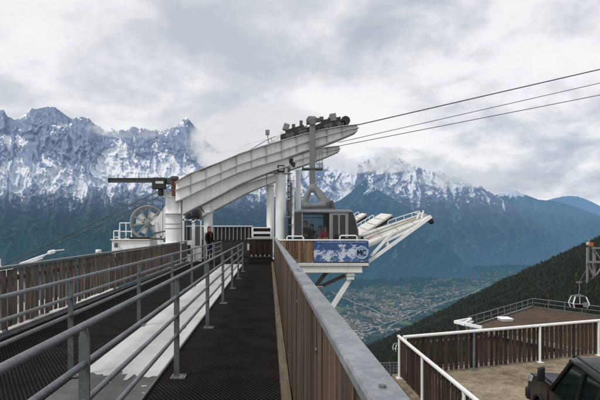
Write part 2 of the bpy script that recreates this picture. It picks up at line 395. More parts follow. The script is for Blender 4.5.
# balustrade along the back
t = thing('balustrade', 'dark balustrade with thin white uprights closing the back of the station', 'balustrade', (-2.3, 29, 0))
x0 = P(170,0,29).x; x1 = P(253,0,29).x
obj('dark_panel', MB().box(x0, x1, 29.06, 29.1, -.4, 1.74), plain('dark_station_panel', (.030,.030,.031), .7), t)
mb = MB(); x = x0+.05
while x < x1: mb.box(x, x+.045, 29.0, 29.05, .98, 1.76); x += .235
obj('uprights', mb, painted('dull_white_upright', (.36,.355,.34), (.2,.19,.17), .6), t)
obj('top_rail', MB().box(x0, x1, 28.96, 29.12, 1.77, 1.83), WHITE2, t, bev=.01)
struct('station_floor_left', MB().box(-2.125, -.955, 22.31, 29.3, -.06, -.012), MAT)
struct('station_rear_floor_left', MB().box(-7.5, -4.06, 20.2, 29, -.35, -.02), CONC)

# ================================================================== girders carrying the track ropes
TOP = [(176.5,184),(184,179),(192,174.5),(205,169.5),(220,164),(240,155.5),(260,148.8),(282,142),(300,136.8),(320,131.8),(340,128.2),(356.5,126.6)]
MID = [(176.5,191),(184.5,188),(193,185),(206,180),(220.5,174),(240,165.5),(260,158.8),(282,151.8),(300,145.2),(320,138.6),(340,132.8),(357.5,129.2)]
BOT = [(176.5,202),(185,198.3),(194,194),(207,187.8),(221,181),(240,172.6),(260,166),(282,159.8),(300,153),(320,146.4),(340,138.8),(356,131.8)]
LOW = [(183,214.5),(195,208),(207,202),(221,194.5),(240,184.2),(260,175.5),(275,170),(289,166)]
def interp(tab, x):
    xs = [p[0] for p in tab]; ys = [p[1] for p in tab]; return float(np.interp(x, xs, ys))
def ribbon(mb, up, lo, ya, yb):
    """solid strip between two polylines of (x,z), from depth ya to yb"""
    n = len(up)
    for i in range(n-1):
        (xa,za),(xb,zb),(xc,zc),(xd,zd) = up[i], up[i+1], lo[i], lo[i+1]
        mb.add([(xa,ya,za),(xb,ya,zb),(xd,ya,zd),(xc,ya,zc),(xa,yb,za),(xb,yb,zb),(xd,yb,zd),(xc,yb,zc)],
               [(0,1,2,3),(4,7,6,5),(0,4,5,1),(3,2,6,7)] + ([(0,3,7,4)] if i == 0 else []) + ([(1,5,6,2)] if i == n-2 else []))
def XZ(tab, Y=21.0): return [(P(a,b,Y).x, P(a,b,Y).z) for a, b in tab]
def girder(label, Y):
    t = thing('track_girder', label, 'girder', (P(270,0,21).x, Y, 3.2), group='white curved girders carrying the track ropes')
    sv = 21.0
    up, md, bo, lw = XZ(TOP), XZ(MID), XZ(BOT), XZ(LOW)
    m = MB(); ribbon(m, up, md, Y-.16, Y+.16); obj('upper_web', m, WHITE, t)
    m = MB(); ribbon(m, [(x, z-.012) for x, z in md], bo, Y-.20, Y+.20); obj('lower_web', m, WHITE, t)
    off = lambda tab, d: [(x, z+d) for x, z in tab]
    m = MB(); ribbon(m, off(up, .028), off(up, .002), Y-.42, Y+.42); obj('top_flange', m, WHITE_SHADE, t)
    m = MB(); ribbon(m, off(md, .010), off(md, -.016), Y-.40, Y+.40); obj('middle_flange', m, WHITE_SHADE, t)
    m = MB(); ribbon(m, off(bo, -.002), off(bo, -.036), Y-.42, Y+.42); obj('bottom_flange', m, WHITE_SHADE, t)
    # heavier box below, between the two columns
    bl = [(x, float(np.interp(x, [p[0] for p in bo], [p[1] for p in bo]))-.034) for x, z in lw]
    m = MB(); ribbon(m, bl, lw, Y-.10, Y+.34); obj('support_beam', m, WHITE, t)
    m = MB(); ribbon(m, off(lw, -.002), off(lw, -.036), Y-.34, Y+.5); obj('support_flange', m, WHITE_SHADE, t)
    for i in range(2, 24):
        m = MB()          # stiffener ribs
        x = up[0][0] + (up[-1][0]-up[0][0])*i/24.0
        zu, zm, zb = (float(np.interp(x, [p[0] for p in q], [p[1] for p in q])) for q in (up, md, bo))
        if i % 2 == 0:
            m.hexa([(x-.012,Y-.21,zm+.014),(x+.012,Y-.21,zm+.014),(x+.012,Y-.162,zm+.014),(x-.012,Y-.162,zm+.014),(x-.012,Y-.27,zu),(x+.012,Y-.27,zu),(x+.012,Y-.162,zu),(x-.012,Y-.162,zu)])
            m.hexa([(x-.012,Y-.27,zb),(x+.012,Y-.27,zb),(x+.012,Y-.202,zb),(x-.012,Y-.202,zb),(x-.012,Y-.27,zm-.014),(x+.012,Y-.27,zm-.014),(x+.012,Y-.202,zm-.014),(x-.012,Y-.202,zm-.014)])
        if m.f: obj('stiffener_rib', m, WHITE_SHADE, t)
    m = MB(); m.path([(x, Y-.07, z+.06) for x, z in up], .025, 8); m.path([(x, Y+.07, z+.06) for x, z in up], .025, 8); obj('rope_saddle', m, DGREY, t)
    return t
girder('nearer white curved track girder, with the cable car carriage on top', 21.0)
girder('farther white curved track girder, mostly hidden behind the nearer one', 26.25)

def column(px, Y, r, ptop, zb, label, flanges, big=None):
    x = P(px,0,Y).x; zt = P(0,ptop,Y).z
    t = thing('steel_column', label, 'column', (x, Y, zb), group='white steel columns under the girders')
    m = MB(); m.tube((x,Y,zb), (x,Y,zt), r, 28); obj('shaft', m, WHITE, t)
    for py in flanges:
        z = P(0,py,Y).z; m = MB(); m.tube((x,Y,z-.025), (x,Y,z+.025), r*1.38, 28); obj('flange', m, WHITE, t, bev=.006)
    m = MB(); m.box(x-r*1.5, x+r*1.5, Y-r*1.5, Y+r*1.5, zb, zb+.04); obj('foot_plate', m, WHITE, t)
    return t, x, zt
t, xc, zt = column(173.5, 21.6, .355, 197, -.3, 'thick white steel column at the left end of the girder, beside the spoked wheel', (243, 213.5, 197))
m = MB(); m.box(xc-.46, xc+.46, 21.3, 21.95, zt+.03, zt+.24); m.hexa([(xc+.1,21.42,zt-.62),(xc+.56,21.42,zt-.3),(xc+.56,21.5,zt-.3),(xc+.1,21.5,zt-.62),(xc+.1,21.42,zt+.03),(xc+.56,21.42,zt+.3),(xc+.56,21.5,zt+.3),(xc+.1,21.5,zt+.03)])
m.box(xc+.36, xc+.44, 21.0, 21.4, P(0,214,21.6).z, zt+.02); obj('head_bracket', m, WHITE, t, bev=.01)
m = MB()
for i, py in enumerate((224, 228.5)): m.tube((xc,21.6,P(0,py,21.6).z-.012), (xc,21.6,P(0,py,21.6).z+.012), .372, 28)
obj('clamp_band', m, GREY, t)
t, xr, zr = column(280.7, 21.3, .235, 156, SD, 'tall white steel column at the platform corner, carrying a floodlight', (174,))
m = MB(); m.tube((xr,21.3,P(0,173,21.3).z), (xr,21.3,zr+.12), .285, 28); m.box(xr-.3, xr+.3, 21.1, 21.5, zr+.12, zr+.16); obj('head', m, WHITE, t)
m = MB(); z = P(0,173.5,21).z; m.tube((xr-.85,21.0,z), (xr+.5,21.0,z), .018, 8); m.tube((xr-.62,21.0,z), (xr-.62,21.0,z-.55), .016, 8); m.tube((xr-.62,21.0,z-.55), (xr-.3,21.0,z-.55), .016, 8); obj('bracket_arm', m, GREY, t)
column(208.3, 26.3, .25, 205, -.3, 'slim white column standing behind the person in the dark jacket', (212, 206))
column(270.3, 26.6, .21, 172, SD, 'white column partly hidden behind the platform corner column', (176,))
t = thing('floodlight', 'black floodlight with white lens fixed on the platform corner column', 'floodlight', (xr, 20.95, P(0,169,21).z))
zf = P(0,169,21).z
obj('housing', MB().box(xr-.15, xr+.16, 20.88, 21.0, zf-.15, zf+.16), BLACK, t, bev=.012)
obj('lens', MB().box(xr-.09, xr+.11, 20.868, 20.879, zf-.085, zf+.11), plain('lamp_lens', (.6,.62,.64), .25, var=.1), t)
# slim pipes beside the column
t = thing('vent_mast', 'wide white pipe mast standing just right of the corner column', 'pipe', (P(299,0,22).x, 22, SD))
m = MB(); x = P(298.3,0,22).x; m.tube((x,22,SD), (x,22,P(0,171,22).z), .115, 16); obj('pipe', m, WHITE2, t)
m = MB(); m.tube((x,22,P(0,171,22).z), (x,22,P(0,170.2,22).z), .13, 16); obj('cap', m, WHITE2, t)
t = thing('ladder_mast', 'thin white post with cable brackets between corner column and cable car', 'post', (P(292,0,19.4).x, 19.4, SD))
x = P(293,0,19.4).x; m = MB(); m.tube((x,19.4,SD), (x,19.4,P(0,176,19.4).z), .05, 12); obj('post', m, WHITE2, t)
m = MB()
for py in (181,188,196,204,215,225): z = P(0,py,19.4).z; m.box(x-.16, x+.02, 19.3, 19.33, z-.02, z+.02)
m.box(x-.13, x-.05, 19.31, 19.37, P(0,212,19.4).z, P(0,183,19.4).z); obj('brackets', m, GREY, t)
m = MB(); m.path([(x-.09,19.3,P(0,182,19.4).z),(x-.11,19.28,P(0,200,19.4).z),(x-.08,19.29,P(0,222,19.4).z),(x-.1,19.3,SD)], .014, 6); obj('cable', m, BLACK, t)

t = thing('cable_tray', 'dark vertical cable tray with loose cables right of the platform corner column', 'cable tray', (P(288.8,0,21.9).x, 21.9, SD))
x = P(288.8,0,21.9).x; zt_ = P(0,167,21.9).z
m = MB(); m.box(x-.075, x-.06, 21.85, 21.9, SD, zt_); m.box(x+.06, x+.075, 21.85, 21.9, SD, zt_)
for k in range(16): m.box(x-.06, x+.06, 21.86, 21.88, SD+.1+k*(zt_-SD-.2)/15, SD+.13+k*(zt_-SD-.2)/15)
obj('tray', m, GREY, t)
for dx in (-.03, .0, .035): m = MB(); m.path([(x+dx, 21.83, SD), (x+dx+.01, 21.82, 1.8), (x+dx-.01, 21.83, 3.2), (x+dx, 21.83, zt_), (x+dx-.1, 21.7, zt_+.25)], .014, 6); obj('cable', m, BLACK, t)
for k, py in enumerate((184, 199, 217)): z = P(0,py,21.6).z; obj('bracket', MB().box(xr+.20, x+.08, 21.5, 21.56, z-.025, z+.025), WHITE, t)
m = MB(); z = P(0,206,21.8).z; m.box(x-.12, x+.10, 21.7, 21.82, z-.2, z+.2); obj('junction_box', m, GREY, t, bev=.01)
# ================================================================== jib hoist on the left column
zb = P(0,180.3,21.3).z
t = thing('jib_hoist', 'dark jib beam with chain hoist box reaching left from the column head', 'hoist', (P(173,0,21.3).x, 21.3, zb))
m = MB(); xa = P(109,0,21.3).x; xb = P(156,0,21.3).x
m.box(xa, xb+.7, 21.22, 21.38, zb+.075, zb+.10).box(xa, xb+.7, 21.22, 21.38, zb-.10, zb-.075).box(xa, xb+.7, 21.29, 21.31, zb-.075, zb+.075).box(xa-.012, xa, 21.2, 21.4, zb-.11, zb+.11)
obj('beam', m, DGREY, t)
x0, x1 = P(152.3,0,21).x, P(165.5,0,21).x
obj('hoist_box', MB().box(x0, x1, 20.9, 21.2, P(0,189,21).z, P(0,177.6,21).z), BLACK, t, bev=.03)
obj('name_plate', MB().box(P(155.5,0,20.9).x, P(163.5,0,20.9).x, 20.885, 20.898, P(0,183.6,20.9).z, P(0,181.2,20.9).z), plain('plate_white', (.55,.55,.52), .5), t)
m = MB(); xx = P(160.5,0,21).x; m.tube((xx,21.05,P(0,195.5,21).z), (xx,21.05,P(0,189,21).z), .12, 14); obj('chain_bag', m, RUBBER, t, bev=.02)
xk = P(162.6,0,21).x
m = MB(); m.tube((xk,21.05,P(0,236,21).z), (xk,21.05,P(0,189,21).z), .011, 6); obj('chain', m, BLACK, t)
m = MB(); m.box(P(171.8,0,21).x, P(176.8,0,21).x, 21.0, 21.45, P(0,196,21).z, P(0,176,21).z); obj('pivot_plate', m, RUST, t, bev=.01)
m = MB(); m.box(P(165.6,0,21).x, P(171.6,0,21).x, 21.1, 21.35, P(0,184,21).z, P(0,177.5,21).z); m.box(P(170.5,0,21).x, P(178,0,21).x, 20.96, 20.99, P(0,179,21).z, P(0,176.5,21).z); obj('bearing', m, DGREY, t, bev=.01)
m = MB(); m.path([P(166,188,21), P(168,194,20.98), P(170.5,191,21), P(172,186,21)], .012, 6); obj('cable', m, BLACK, t)

# ================================================================== spoked rope wheel and its housing
wc = P(147.8,222.8,23.0); wr = .80
t = thing('spoked_pulley', 'big spoked grey rope wheel turning beside the left column', 'wheel', tuple(wc))
nrm = Vector((.26,-1,0)).normalized(); ux = Vector((nrm.y*-1, nrm.x, 0)).normalized(); uz = Vector((0,0,1))
def ring_pts(r, off, n=56): return [wc + ux*r*math.cos(2*math.pi*i/n) + uz*r*math.sin(2*math.pi*i/n) + nrm*off for i in range(n)]
WHEELG = painted('dull_wheel_paint', (.42,.40,.37), (.16,.13,.10), .8, .6, streak=False)
m = MB(); m.path(ring_pts(wr, .07), .030, 8, True); m.path(ring_pts(wr, -.07), .030, 8, True); m.path(ring_pts(wr-.045, 0), .045, 8, True); obj('rim', m, WHEELG, t)
for i in range(10):
    m = MB(); a = 2*math.pi*i/10+.18; d = ux*math.cos(a)+uz*math.sin(a)
    m.beam(wc+d*.12, wc+d*(wr-.06), .07, .055, up=nrm); obj('spoke', m, WHEELG, t)
m = MB(); m.tube(wc-nrm*.12, wc+nrm*.14, .15, 18); m.tube(wc+nrm*.14, wc+nrm*.20, .07, 12); obj('hub', m, WHEELG, t, bev=.01)
for i in (0,1,3,4,6,8):
    m = MB()
    a = 2*math.pi*(i+.5)/10+.18; a0, a1 = a-.22, a+.22
    q = [wc+(ux*math.cos(b)+uz*math.sin(b))*rr-nrm*.03 for rr, b in ((.27,a0),(.27,a1),(.56,a1),(.56,a0))]; m.extr(q, nrm*.012); obj('web_plate', m, WHITE, t)
# A-frame, box housing, guard rail
t = thing('wheel_bearing_frame', 'white plated bearing frame between the spoked wheel and the left column', 'frame', (P(162,0,22.4).x, 22.4, 0))
q = [P(154.5,221,22.3), P(170,199,22.3), P(170,236,22.3), P(158,236,22.3)]
m = MB(); m.extr(q, (0,.10,0)); obj('gusset_plate', m, WHITE, t); m = MB(); m.extr([v+Vector((0,1.1,0)) for v in q], (0,.10,0)); obj('gusset_plate', m, WHITE, t)
m = MB(); m.beam(P(156,222,22.3), P(160,247,22.3), .14, .14); m.beam(P(168,226,22.25), P(160,247,22.25), .12, .12); m.tube(P(153,222.8,22.2), P(153,222.8,22.2)+Vector((0,1.6,0)), .10, 14); obj('strut', m, WHITE, t)
m = MB(); m.box(P(166,0,22).x, P(172,0,22).x, 21.9, 22.5, P(0,240,22).z, P(0,233,22).z); m.tube(P(150,238,22), P(171,240,22), .045, 8); m.tube(P(150,234,22.2), P(166,231,22.2), .03, 8); obj('drive_gear', m, DGREY, t)
t = thing('machine_housing', 'low white machine housing with tube guard rail left of the spoked wheel', 'housing', (P(130,0,23).x, 23, 0))
x0, x1 = P(114.5,0,23).x, P(152,0,23).x
obj('box', MB().box(x0, x1, 22.6, 24.4, -.6, P(0,240.6,22.6).z), WHITE, t, bev=.03)
obj('lid', MB().box(x0-.05, x1, 22.5, 24.5, P(0,240.3,22.6).z, P(0,239.3,22.6).z), CREAM, t, bev=.01)
m = MB(); zr0, zr1 = P(0,240,22.6).z, P(0,223,22.6).z
for (px, yy, pt) in ((113.8,22.6,231), (118.8,22.6,231), (119.8,24.2,223), (126,24.2,223), (131.5,24.2,223)):
    m.tube((P(px,0,yy).x, yy, zr0-.3), (P(px,0,yy).x, yy, P(0,pt,yy).z), .028, 8)
for pt in (223, 231.5): m.tube(P(119.8,pt,24.2), P(132,pt,24.2), .026, 8)
m.tube(P(113.8,231,22.6), P(118.8,231,22.6), .026, 8); m.tube(P(118.8,231,22.6), P(119.8,229,24.2), .026, 8); m.tube(P(113.8,237,22.6), P(118.8,237,22.6), .02, 8)
obj('guard_rail', m, WHITE2, t)
m = MB(); m.box(P(115,0,22.5).x, P(118,0,22.5).x, 22.42, 22.5, P(0,247.5,22.5).z, P(0,243,22.5).z); obj('junction_box', m, DGREY, t, bev=.01)
m = MB(); m.box(P(128,0,22.5).x, P(148,0,22.5).x, 22.7, 24, P(0,239.2,22.6).z, P(0,237.2,22.6).z); obj('rubber_pad', m, RUBBER, t)

# ================================================================== control booth and machinery under the girder, left of the person
t = thing('control_booth', 'white steel framed control booth with dark window behind the far end of the left fence', 'booth', (P(188,0,24.5).x, 24.5, 0))
m = MB()
for px, w in ((183.5,.10),(193.5,.15),(201,.06)): x = P(px,0,24.3).x; m.box(x-w/2, x+w/2, 24.2, 24.35, -.2, P(0,214,24.3).z)
m.box(P(183,0,24.3).x, P(202,0,24.3).x, 24.2, 24.35, P(0,220.5,24.3).z, P(0,219,24.3).z)
obj('frame', m, WHITE, t)
m = MB(); m.box(P(184.5,0,24.3).x, P(192.4,0,24.3).x, 24.25, 24.31, -.1, P(0,240.5,24.3).z); m.box(P(195,0,24.3).x, P(200.3,0,24.3).x, 24.25, 24.31, -.1, P(0,246,24.3).z); obj('lower_panel', m, WHITE, t, bev=.008)
obj('vent_slot', MB().box(P(187.2,0,24.2).x, P(190.4,0,24.2).x, 24.215, 24.248, P(0,254,24.2).z, P(0,245,24.2).z), BLACK, t)
GLS = glass('cabin_glass', (.02,.028,.03), .16, tr0=.93)
obj('window', MB().box(P(184.5,0,24.3).x, P(192.4,0,24.3).x, 24.27, 24.285, P(0,240.3,24.3).z, P(0,220.8,24.3).z), GLS, t)
m = MB(); m.box(P(181,0,26).x, P(186,0,26).x, 25.6, 26, 0, P(0,222,26).z); m.box(P(196,0,26).x, P(201,0,26).x, 25.8, 26, 0, P(0,226,26).z); obj('switch_cabinet', m, DGREY, t, bev=.02)
t = thing('hydraulic_unit', 'dark rope drive unit hanging under the left end of the girder', 'machine', tuple(P(197,214,22.5)))
m = MB(); m.tube(P(193,213,22.2), P(200,213,22.2), .24, 18); m.tube(P(187,217,22.1), P(191,216,22.1), .14, 14); obj('motor', m, DGREY, t)
m = MB(); m.box(P(192,0,22.6).x, P(202,0,22.6).x, 22.5, 22.7, P(0,219.5,22.5).z, P(0,206,22.5).z); m.beam(P(186,218,22.3), P(194,217,22.3), .1, .08); obj('mount', m, GREY, t, bev=.01)
m = MB(); m.path([P(188,214,22), P(191,208,22), P(195,205,22), P(200,206,22), P(204,212,22)], .025, 8); m.path([P(186,219,22), P(190,224,22), P(196,222,22), P(200,215,22)], .018, 8); obj('hose', m, BLACK, t)
# dark machinery seen under the girder beside the corner column
t = thing('rope_roller', 'small dark rope rollers under the girder right of the corner column', 'roller', tuple(P(290,163,22)))
m = MB(); m.tube(P(290.5,160,21.6), P(290.5,160,22.2), .13, 14); m.tube(P(293.5,164,21.6), P(293.5,164,22.2), .09, 14); obj('rollers', m, DGREY, t)
m = MB(); m.beam(P(287.5,158,22), P(294.5,167,22), .1, .12); obj('bracket', m, GREY, t)

# ================================================================== ropes
def rope(label, pts, r):
    m = MB(); m.path(pts, r, 8); o = obj('steel_rope', m, ROPE, loc=tuple(Vector(pts[0]))); tag(o, label, 'cable', 'ropes of the aerial tramway'); return o
def sag(a, b, n, s): return [Vector(a).lerp(Vector(b), i/n) - Vector((0,0,s*4*(i/n)*(1-i/n))) for i in range(n+1)]
e1 = P(352,127.2,21); s1 = Vector(((600-352)*21/F, 0, (127.2-70.3)*21/F))
rope('upper pair of track ropes rising to the right from the nearer girder, front strand', sag(e1+Vector((0,-.07,.03)), e1+Vector((0,-.07,.03))+s1*9, 20, .0), .021)
rope('upper pair of track ropes rising to the right from the nearer girder, rear strand', sag(e1+Vector((0,.07,.06)), e1+Vector((0,.07,.06))+s1*9, 20, .0), .021)
e2 = P(338,142.5,23); rope('middle rope rising to the right, just below the upper pair', sag(e2, e2+Vector(((600-338)*23/F,0,(142.5-83)*23/F))*9, 20, .0), .015)
e3 = P(336,146.5,26.25); rope('lowest rope rising to the right, leaving the farther girder', sag(e3, e3+Vector(((600-336)*26.25/F,0,(146.5-95)*26.25/F))*9, 20, .0), .019)
a = P(180,181,21.6)
dl = Vector(((-2-180)*23.5/F, 2.0, -(254.6-181)*23.5/F))
rope('thick track rope sloping down to the left behind the hoist beam, upper strand', sag(a, a+dl*4, 16, .35), .023)
a2 = a + Vector((0,.2,-.20)); rope('thick track rope sloping down to the left behind the hoist beam, lower strand', sag(a2, a2+dl*4, 16, .35), .023)
a = wc + uz*.80 + ux*-.25 + Vector((0,.05,-.06)); rope('thin haul rope leaving the top of the spoked wheel down to the left', sag(a, a+Vector((-3.0*4, 3, -1.33*4)), 16, .2), .017)
a = wc + ux*-.66 + uz*-.46; rope('thin haul rope leaving the bottom of the spoked wheel down to the left', sag(a, a+Vector((-3.0*4, 3, -1.42*4)), 16, .2), .017)
a = P(262,147.5,21.2); rope('short service rope lying along the top of the nearer girder', [P(200,171.2,20.75), P(225,160.5,20.75), P(250,150,20.75), P(265,141,20.75), P(276,136,20.75)], .014)
t = thing('rope_guide', 'white service arm and small lamp standing on top of the nearer girder', 'arm', tuple(P(268,145,21)))
m = MB(); m.beam(P(269,145,21), P(283,132.5,21), .07, .12); m.beam(P(272,146,21), P(271,137,21), .06, .06); m.tube(P(243,145,20.9), P(272,137.5,20.9), .016, 6); obj('arm', m, WHITE2, t)
m = MB(); m.box(P(265.5,0,21).x, P(269.5,0,21).x, 20.85, 21.05, P(0,135,21).z, P(0,130.5,21).z); m.tube(P(267.5,135,20.95), P(269,146,20.95), .02, 8); obj('lamp', m, GREY, t)
# ================================================================== platform front: fence, banner, beams
YF = 18.66
t = thing('board_fence', 'short bright orange-brown board fence with white rail along the platform front', 'fence', (.9, YF, SD))
m = MB(); x = .30
while x < 1.72:
    m.box(x, x+.105, YF+.03+random.uniform(-.004,.004), YF+.055, .335, 1.155); x += .118
obj('boards', m, WOODO, t, bev=.003, seg=1)
obj('top_rail', MB().box(.29, 3.84, YF+.01, YF+.085, 1.16, 1.215), WHITE2, t, bev=.012)
for x in (.31, 1.70, 2.75, 3.80): obj('post', MB().box(x-.025, x+.025, YF+.062, YF+.105, .302, 1.158), WHITE2, t)
obj('side_boards', MB().box(3.80, 3.825, YF+.11, YF+2.0, .335, 1.15), WOODO, t)

def mat_banner():
    m, t, b = nt('blue_mountain_banner'); v = coords(t)
    sx = N(t, 'ShaderNodeSeparateXYZ'); t.links.new(v, sx.inputs[0])      # object coords: x 0..2.16, z 0..0.84
    n = noise(t, v, 3.0, 8, .68, .6); n2 = noise(t, v, 8, 6, .7, .8)
    sky = ramp(t, [(.0, (.07,.17,.38)), (.45, (.04,.10,.26)), (1, (.03,.07,.21))]); t.links.new(math_(t, 'DIVIDE', sx.outputs[2], .84), sky.inputs[0])
    k = math_(t, 'ADD', math_(t, 'MULTIPLY', n, .7), math_(t, 'MULTIPLY', n2, .45))
    hgt = math_(t, 'ABSOLUTE', math_(t, 'SUBTRACT', sx.outputs[2], .36)); k2 = math_(t, 'SUBTRACT', k, math_(t, 'MULTIPLY', hgt, .34))
    sn = ramp(t, [(.515, 0), (.56, 1)]); t.links.new(k2, sn.inputs[0])
    c = mixc(t, sn.outputs[0], sky.outputs[0], (.56,.62,.72))
    dk = ramp(t, [(.38, 1.0), (.46, 0.0)]); t.links.new(n2, dk.inputs[0])
    c = mixc(t, math_(t, 'MULTIPLY', dk.outputs[0], .7), c, (.012,.02,.06))
    t.links.new(c, b.inputs['Base Color']); b.inputs['Roughness'].default_value = .5; return m
bx0, bx1, bz0, bz1 = 1.74, 3.87, .31, 1.145
t = thing('banner', 'blue banner with snowy mountains and a round badge lettered MC on the platform front', 'banner', (bx0, YF-.012, bz0))
m = MB(); nx = 24
for i in range(nx):
    xa = bx0+(bx1-bx0)*i/nx; xb = bx0+(bx1-bx0)*(i+1)/nx
    wv = lambda x: .010*math.sin(x*7)+.006*math.sin(x*17)
    m.hexa([(xa,YF-.012+wv(xa),bz0),(xb,YF-.012+wv(xb),bz0),(xb,YF-.004+wv(xb),bz0),(xa,YF-.004+wv(xa),bz0),(xa,YF-.012,bz1),(xb,YF-.012,bz1),(xb,YF-.004,bz1),(xa,YF-.004,bz1)])
obj('cloth', m, mat_banner(), t)
obj('dark_hem', MB().box(bx0-.02, bx1+.01, YF-.034, YF-.026, bz0-.03, bz0+.035), BLACK, t)
cx, cz = 3.60, .70
m = MB(); m.tube((cx,YF-.034,cz), (cx,YF-.028,cz), .255, 40); obj('badge_disc', m, plain('badge_pale_blue', (.20,.33,.50), .5, var=.12), t)
m = MB(); m.path([(cx+.232*math.cos(2*math.pi*i/40), YF-.037, cz+.232*math.sin(2*math.pi*i/40)) for i in range(40)], .011, 6, True); obj('badge_ring', m, plain('badge_white', (.70,.74,.80), .5, var=.08), t)
m = MB(); INK = plain('badge_ink', (.012,.013,.02), .5)
def stroke(a, b, w=.042): m.beam((cx+a[0],YF-.041,cz+a[1]), (cx+b[0],YF-.041,cz+b[1]), w, .006, up=(0,1,0))
for a, b in (((-.165,-.10),(-.150,.10)), ((-.150,.10),(-.095,-.03)), ((-.095,-.03),(-.035,.10)), ((-.035,.10),(-.02,-.10))): stroke(a, b)
arc = [(.105+.085*math.cos(R(a)), .0+.10*math.sin(R(a))) for a in range(50, 311, 20)]
for a, b in zip(arc[:-1], arc[1:]): stroke(a, b, .04)
obj('badge_letters', m, INK, t)
m = MB()
for i in range(26): m.box(bx0+.12+.075*i, bx0+.16+.075*i, YF-.0155, YF-.0125, bz1-.055, bz1-.02)
obj('edge_print', m, plain('print_pale', (.34,.45,.60), .5), t)

t = thing('platform_edge_beam', 'pale steel edge beam under the banner with raking props below it', 'beam', (2, YF, .1))
obj('deck_edge', MB().box(.30, 3.87, YF-.05, YF+.055, .185, .297), CREAM, t, bev=.006)
m = MB(); m.box(.30, 3.62, YF+.0, YF+.055, -.04, .182); m.box(.30, 3.62, YF-.06, YF+.14, -.075, -.042); obj('main_beam', m, CREAM, t)
m = MB(); bxc = P(350,0,18.8).x; m.box(bxc-.15, bxc+.15, 18.68, 18.98, -.36, -.078); m.box(bxc-.18, bxc+.18, 18.64, 19.02, -.20, -.165); obj('bracket', m, WHITE, t, bev=.01)
m = MB(); m.beam((bxc-.02,18.83,-.36), P(318,330,18.83), .17, .17); obj('prop', m, WHITE, t)
m = MB(); m.beam((bxc-.18,19.0,-.22), P(300,296,19.6), .16, .14); m.beam(P(327,271.5,19.2), P(312,291,19.2), .15, .14); obj('brace', m, painted('brown_grey_steel', (.12,.10,.085), (.05,.04,.03), .6, .6), t)
m = MB(); m.beam(P(307.5,271,19.2), P(305.5,300,19.2), .09, .09); m.beam((.6,18.9,-.08), (.6,18.9,-6), .18, .18); obj('post', m, WHITE, t)

# white tube barriers on the platform edge
for k, (pa, pb, pt, lab) in enumerate(((287,303.5,236.3,'low white tube barrier at the left end of the platform, beside the corner column'), (340,357,235.6,'low white tube barrier above the right half of the banner'))):
    yy = 18.95; xa, xb = P(pa,0,yy).x, P(pb,0,yy).x; zt_ = P(0,pt,yy).z
    t = thing('tube_barrier', lab, 'barrier', ((xa+xb)/2, yy, SD))
    m = MB(); m.path([(xa,yy,SD),(xa,yy,zt_-.05),(xa+.05,yy,zt_),(xb-.05,yy,zt_),(xb,yy,zt_-.05),(xb,yy,SD)], .028, 10); obj('hoop', m, WHITE2, t)
    obj('infill', MB().box(xa+.04, xb-.04, yy-.01, yy+.01, SD+.08, zt_-.09), BLACK, t)

# ================================================================== landing guide ramps on the right
def ramp_deck(label, NL, NR, FR, FL, skirt, side_mat, rails, prof):
    """NL.. are (px,py,Y): near-left, near-right, far-right, far-left corners of the tilted deck"""
    pts = [P(*q) for q in (NL, NR, FR, FL)]
    t = thing('landing_ramp', label, 'ramp', tuple(pts[0]), group='tilted landing ramps beside the cable car')
    n = (pts[1]-pts[0]).cross(pts[3]-pts[0]).normalized()
    m = MB(); m.hexa([p - n*.09 for p in pts] + pts); obj('deck', m, CREAM, t)
    m = MB()
    for i in range(1, 4):
        a = pts[0].lerp(pts[1], i/4); b = pts[3].lerp(pts[2], i/4); m.beam(a+n*.006, b+n*.006, .03, .012, up=n)
    obj('seams', m, painted('deck_seam', (.42,.40,.36), (.2,.18,.15), .5), t)
    m = MB(); d = Vector((0,-.02,0)); m.hexa([pts[0]+d+Vector((0,0,-skirt)), pts[1]+d+Vector((0,0,-skirt*.6)), pts[1]-n*.095+Vector((0,0,-skirt*.6)), pts[0]-n*.095+Vector((0,0,-skirt)), pts[0]+d-n*.095, pts[1]+d-n*.095, pts[1]-n*.095+Vector((0,.06,0)), pts[0]-n*.095+Vector((0,.06,0))])
    obj('side_beam', m, side_mat, t)
    m = MB()
    for (A, B, h, u0, u1) in rails:
        a = pts[A].lerp(pts[B], u0); b = pts[A].lerp(pts[B], u1); up = Vector((0,0,h))
        m.path([a, a+up*.8, a.lerp(b,.06)+up, a.lerp(b,.94)+up, b+up*.8, b], .02, 8)
        for k in range(1, 4): q = a.lerp(b, k/4); m.tube(q, q+up, .014, 6)
    obj('hand_rail', m, WHITE2, t)
    return t, pts, n
t, pts, n = ramp_deck('nearest pale tilted landing ramp, held up by white truss bars', (366.5,244,19.3), (430.5,216.8,19.3), (421,213.8,22.5), (361,233,22.5), .07, CREAM, ((3,2,.17,.45,.98),), None)
m = MB()
for k, off in enumerate((.35,.7)):
    a = pts[0].lerp(pts[3], off*.8); b = pts[1].lerp(pts[2], off*.8); m.beam(a+n*.05, b+n*.05, .10, .07, up=n)
obj('rope_channel', m, painted('channel_grey', (.40,.385,.35), (.15,.13,.11), .7), t)
m = MB(); Yt = 19.1
m.beam(P(368,262,Yt), P(431,216.4,Yt), .13, .13); m.beam(P(371,256,Yt), P(393.5,231.5,Yt), .10, .10); m.beam(P(386,241,Yt), P(417,226.5,Yt), .09, .09); m.beam(P(368,262,Yt), P(364,262,Yt)+Vector((-.2,1.2,.1)), .12, .12)
m.beam(P(386.5,238.5,Yt), P(388.5,246.5,Yt), .07, .07)
m.beam(P(368,262,Yt)+Vector((0,3.2,.6)), P(428,216.4,22.4), .13, .13); m.beam(P(388,246,Yt), P(388,246,Yt)+Vector((0,3.2,.45)), .08, .08)
obj('truss_bars', m, WHITE2, t)
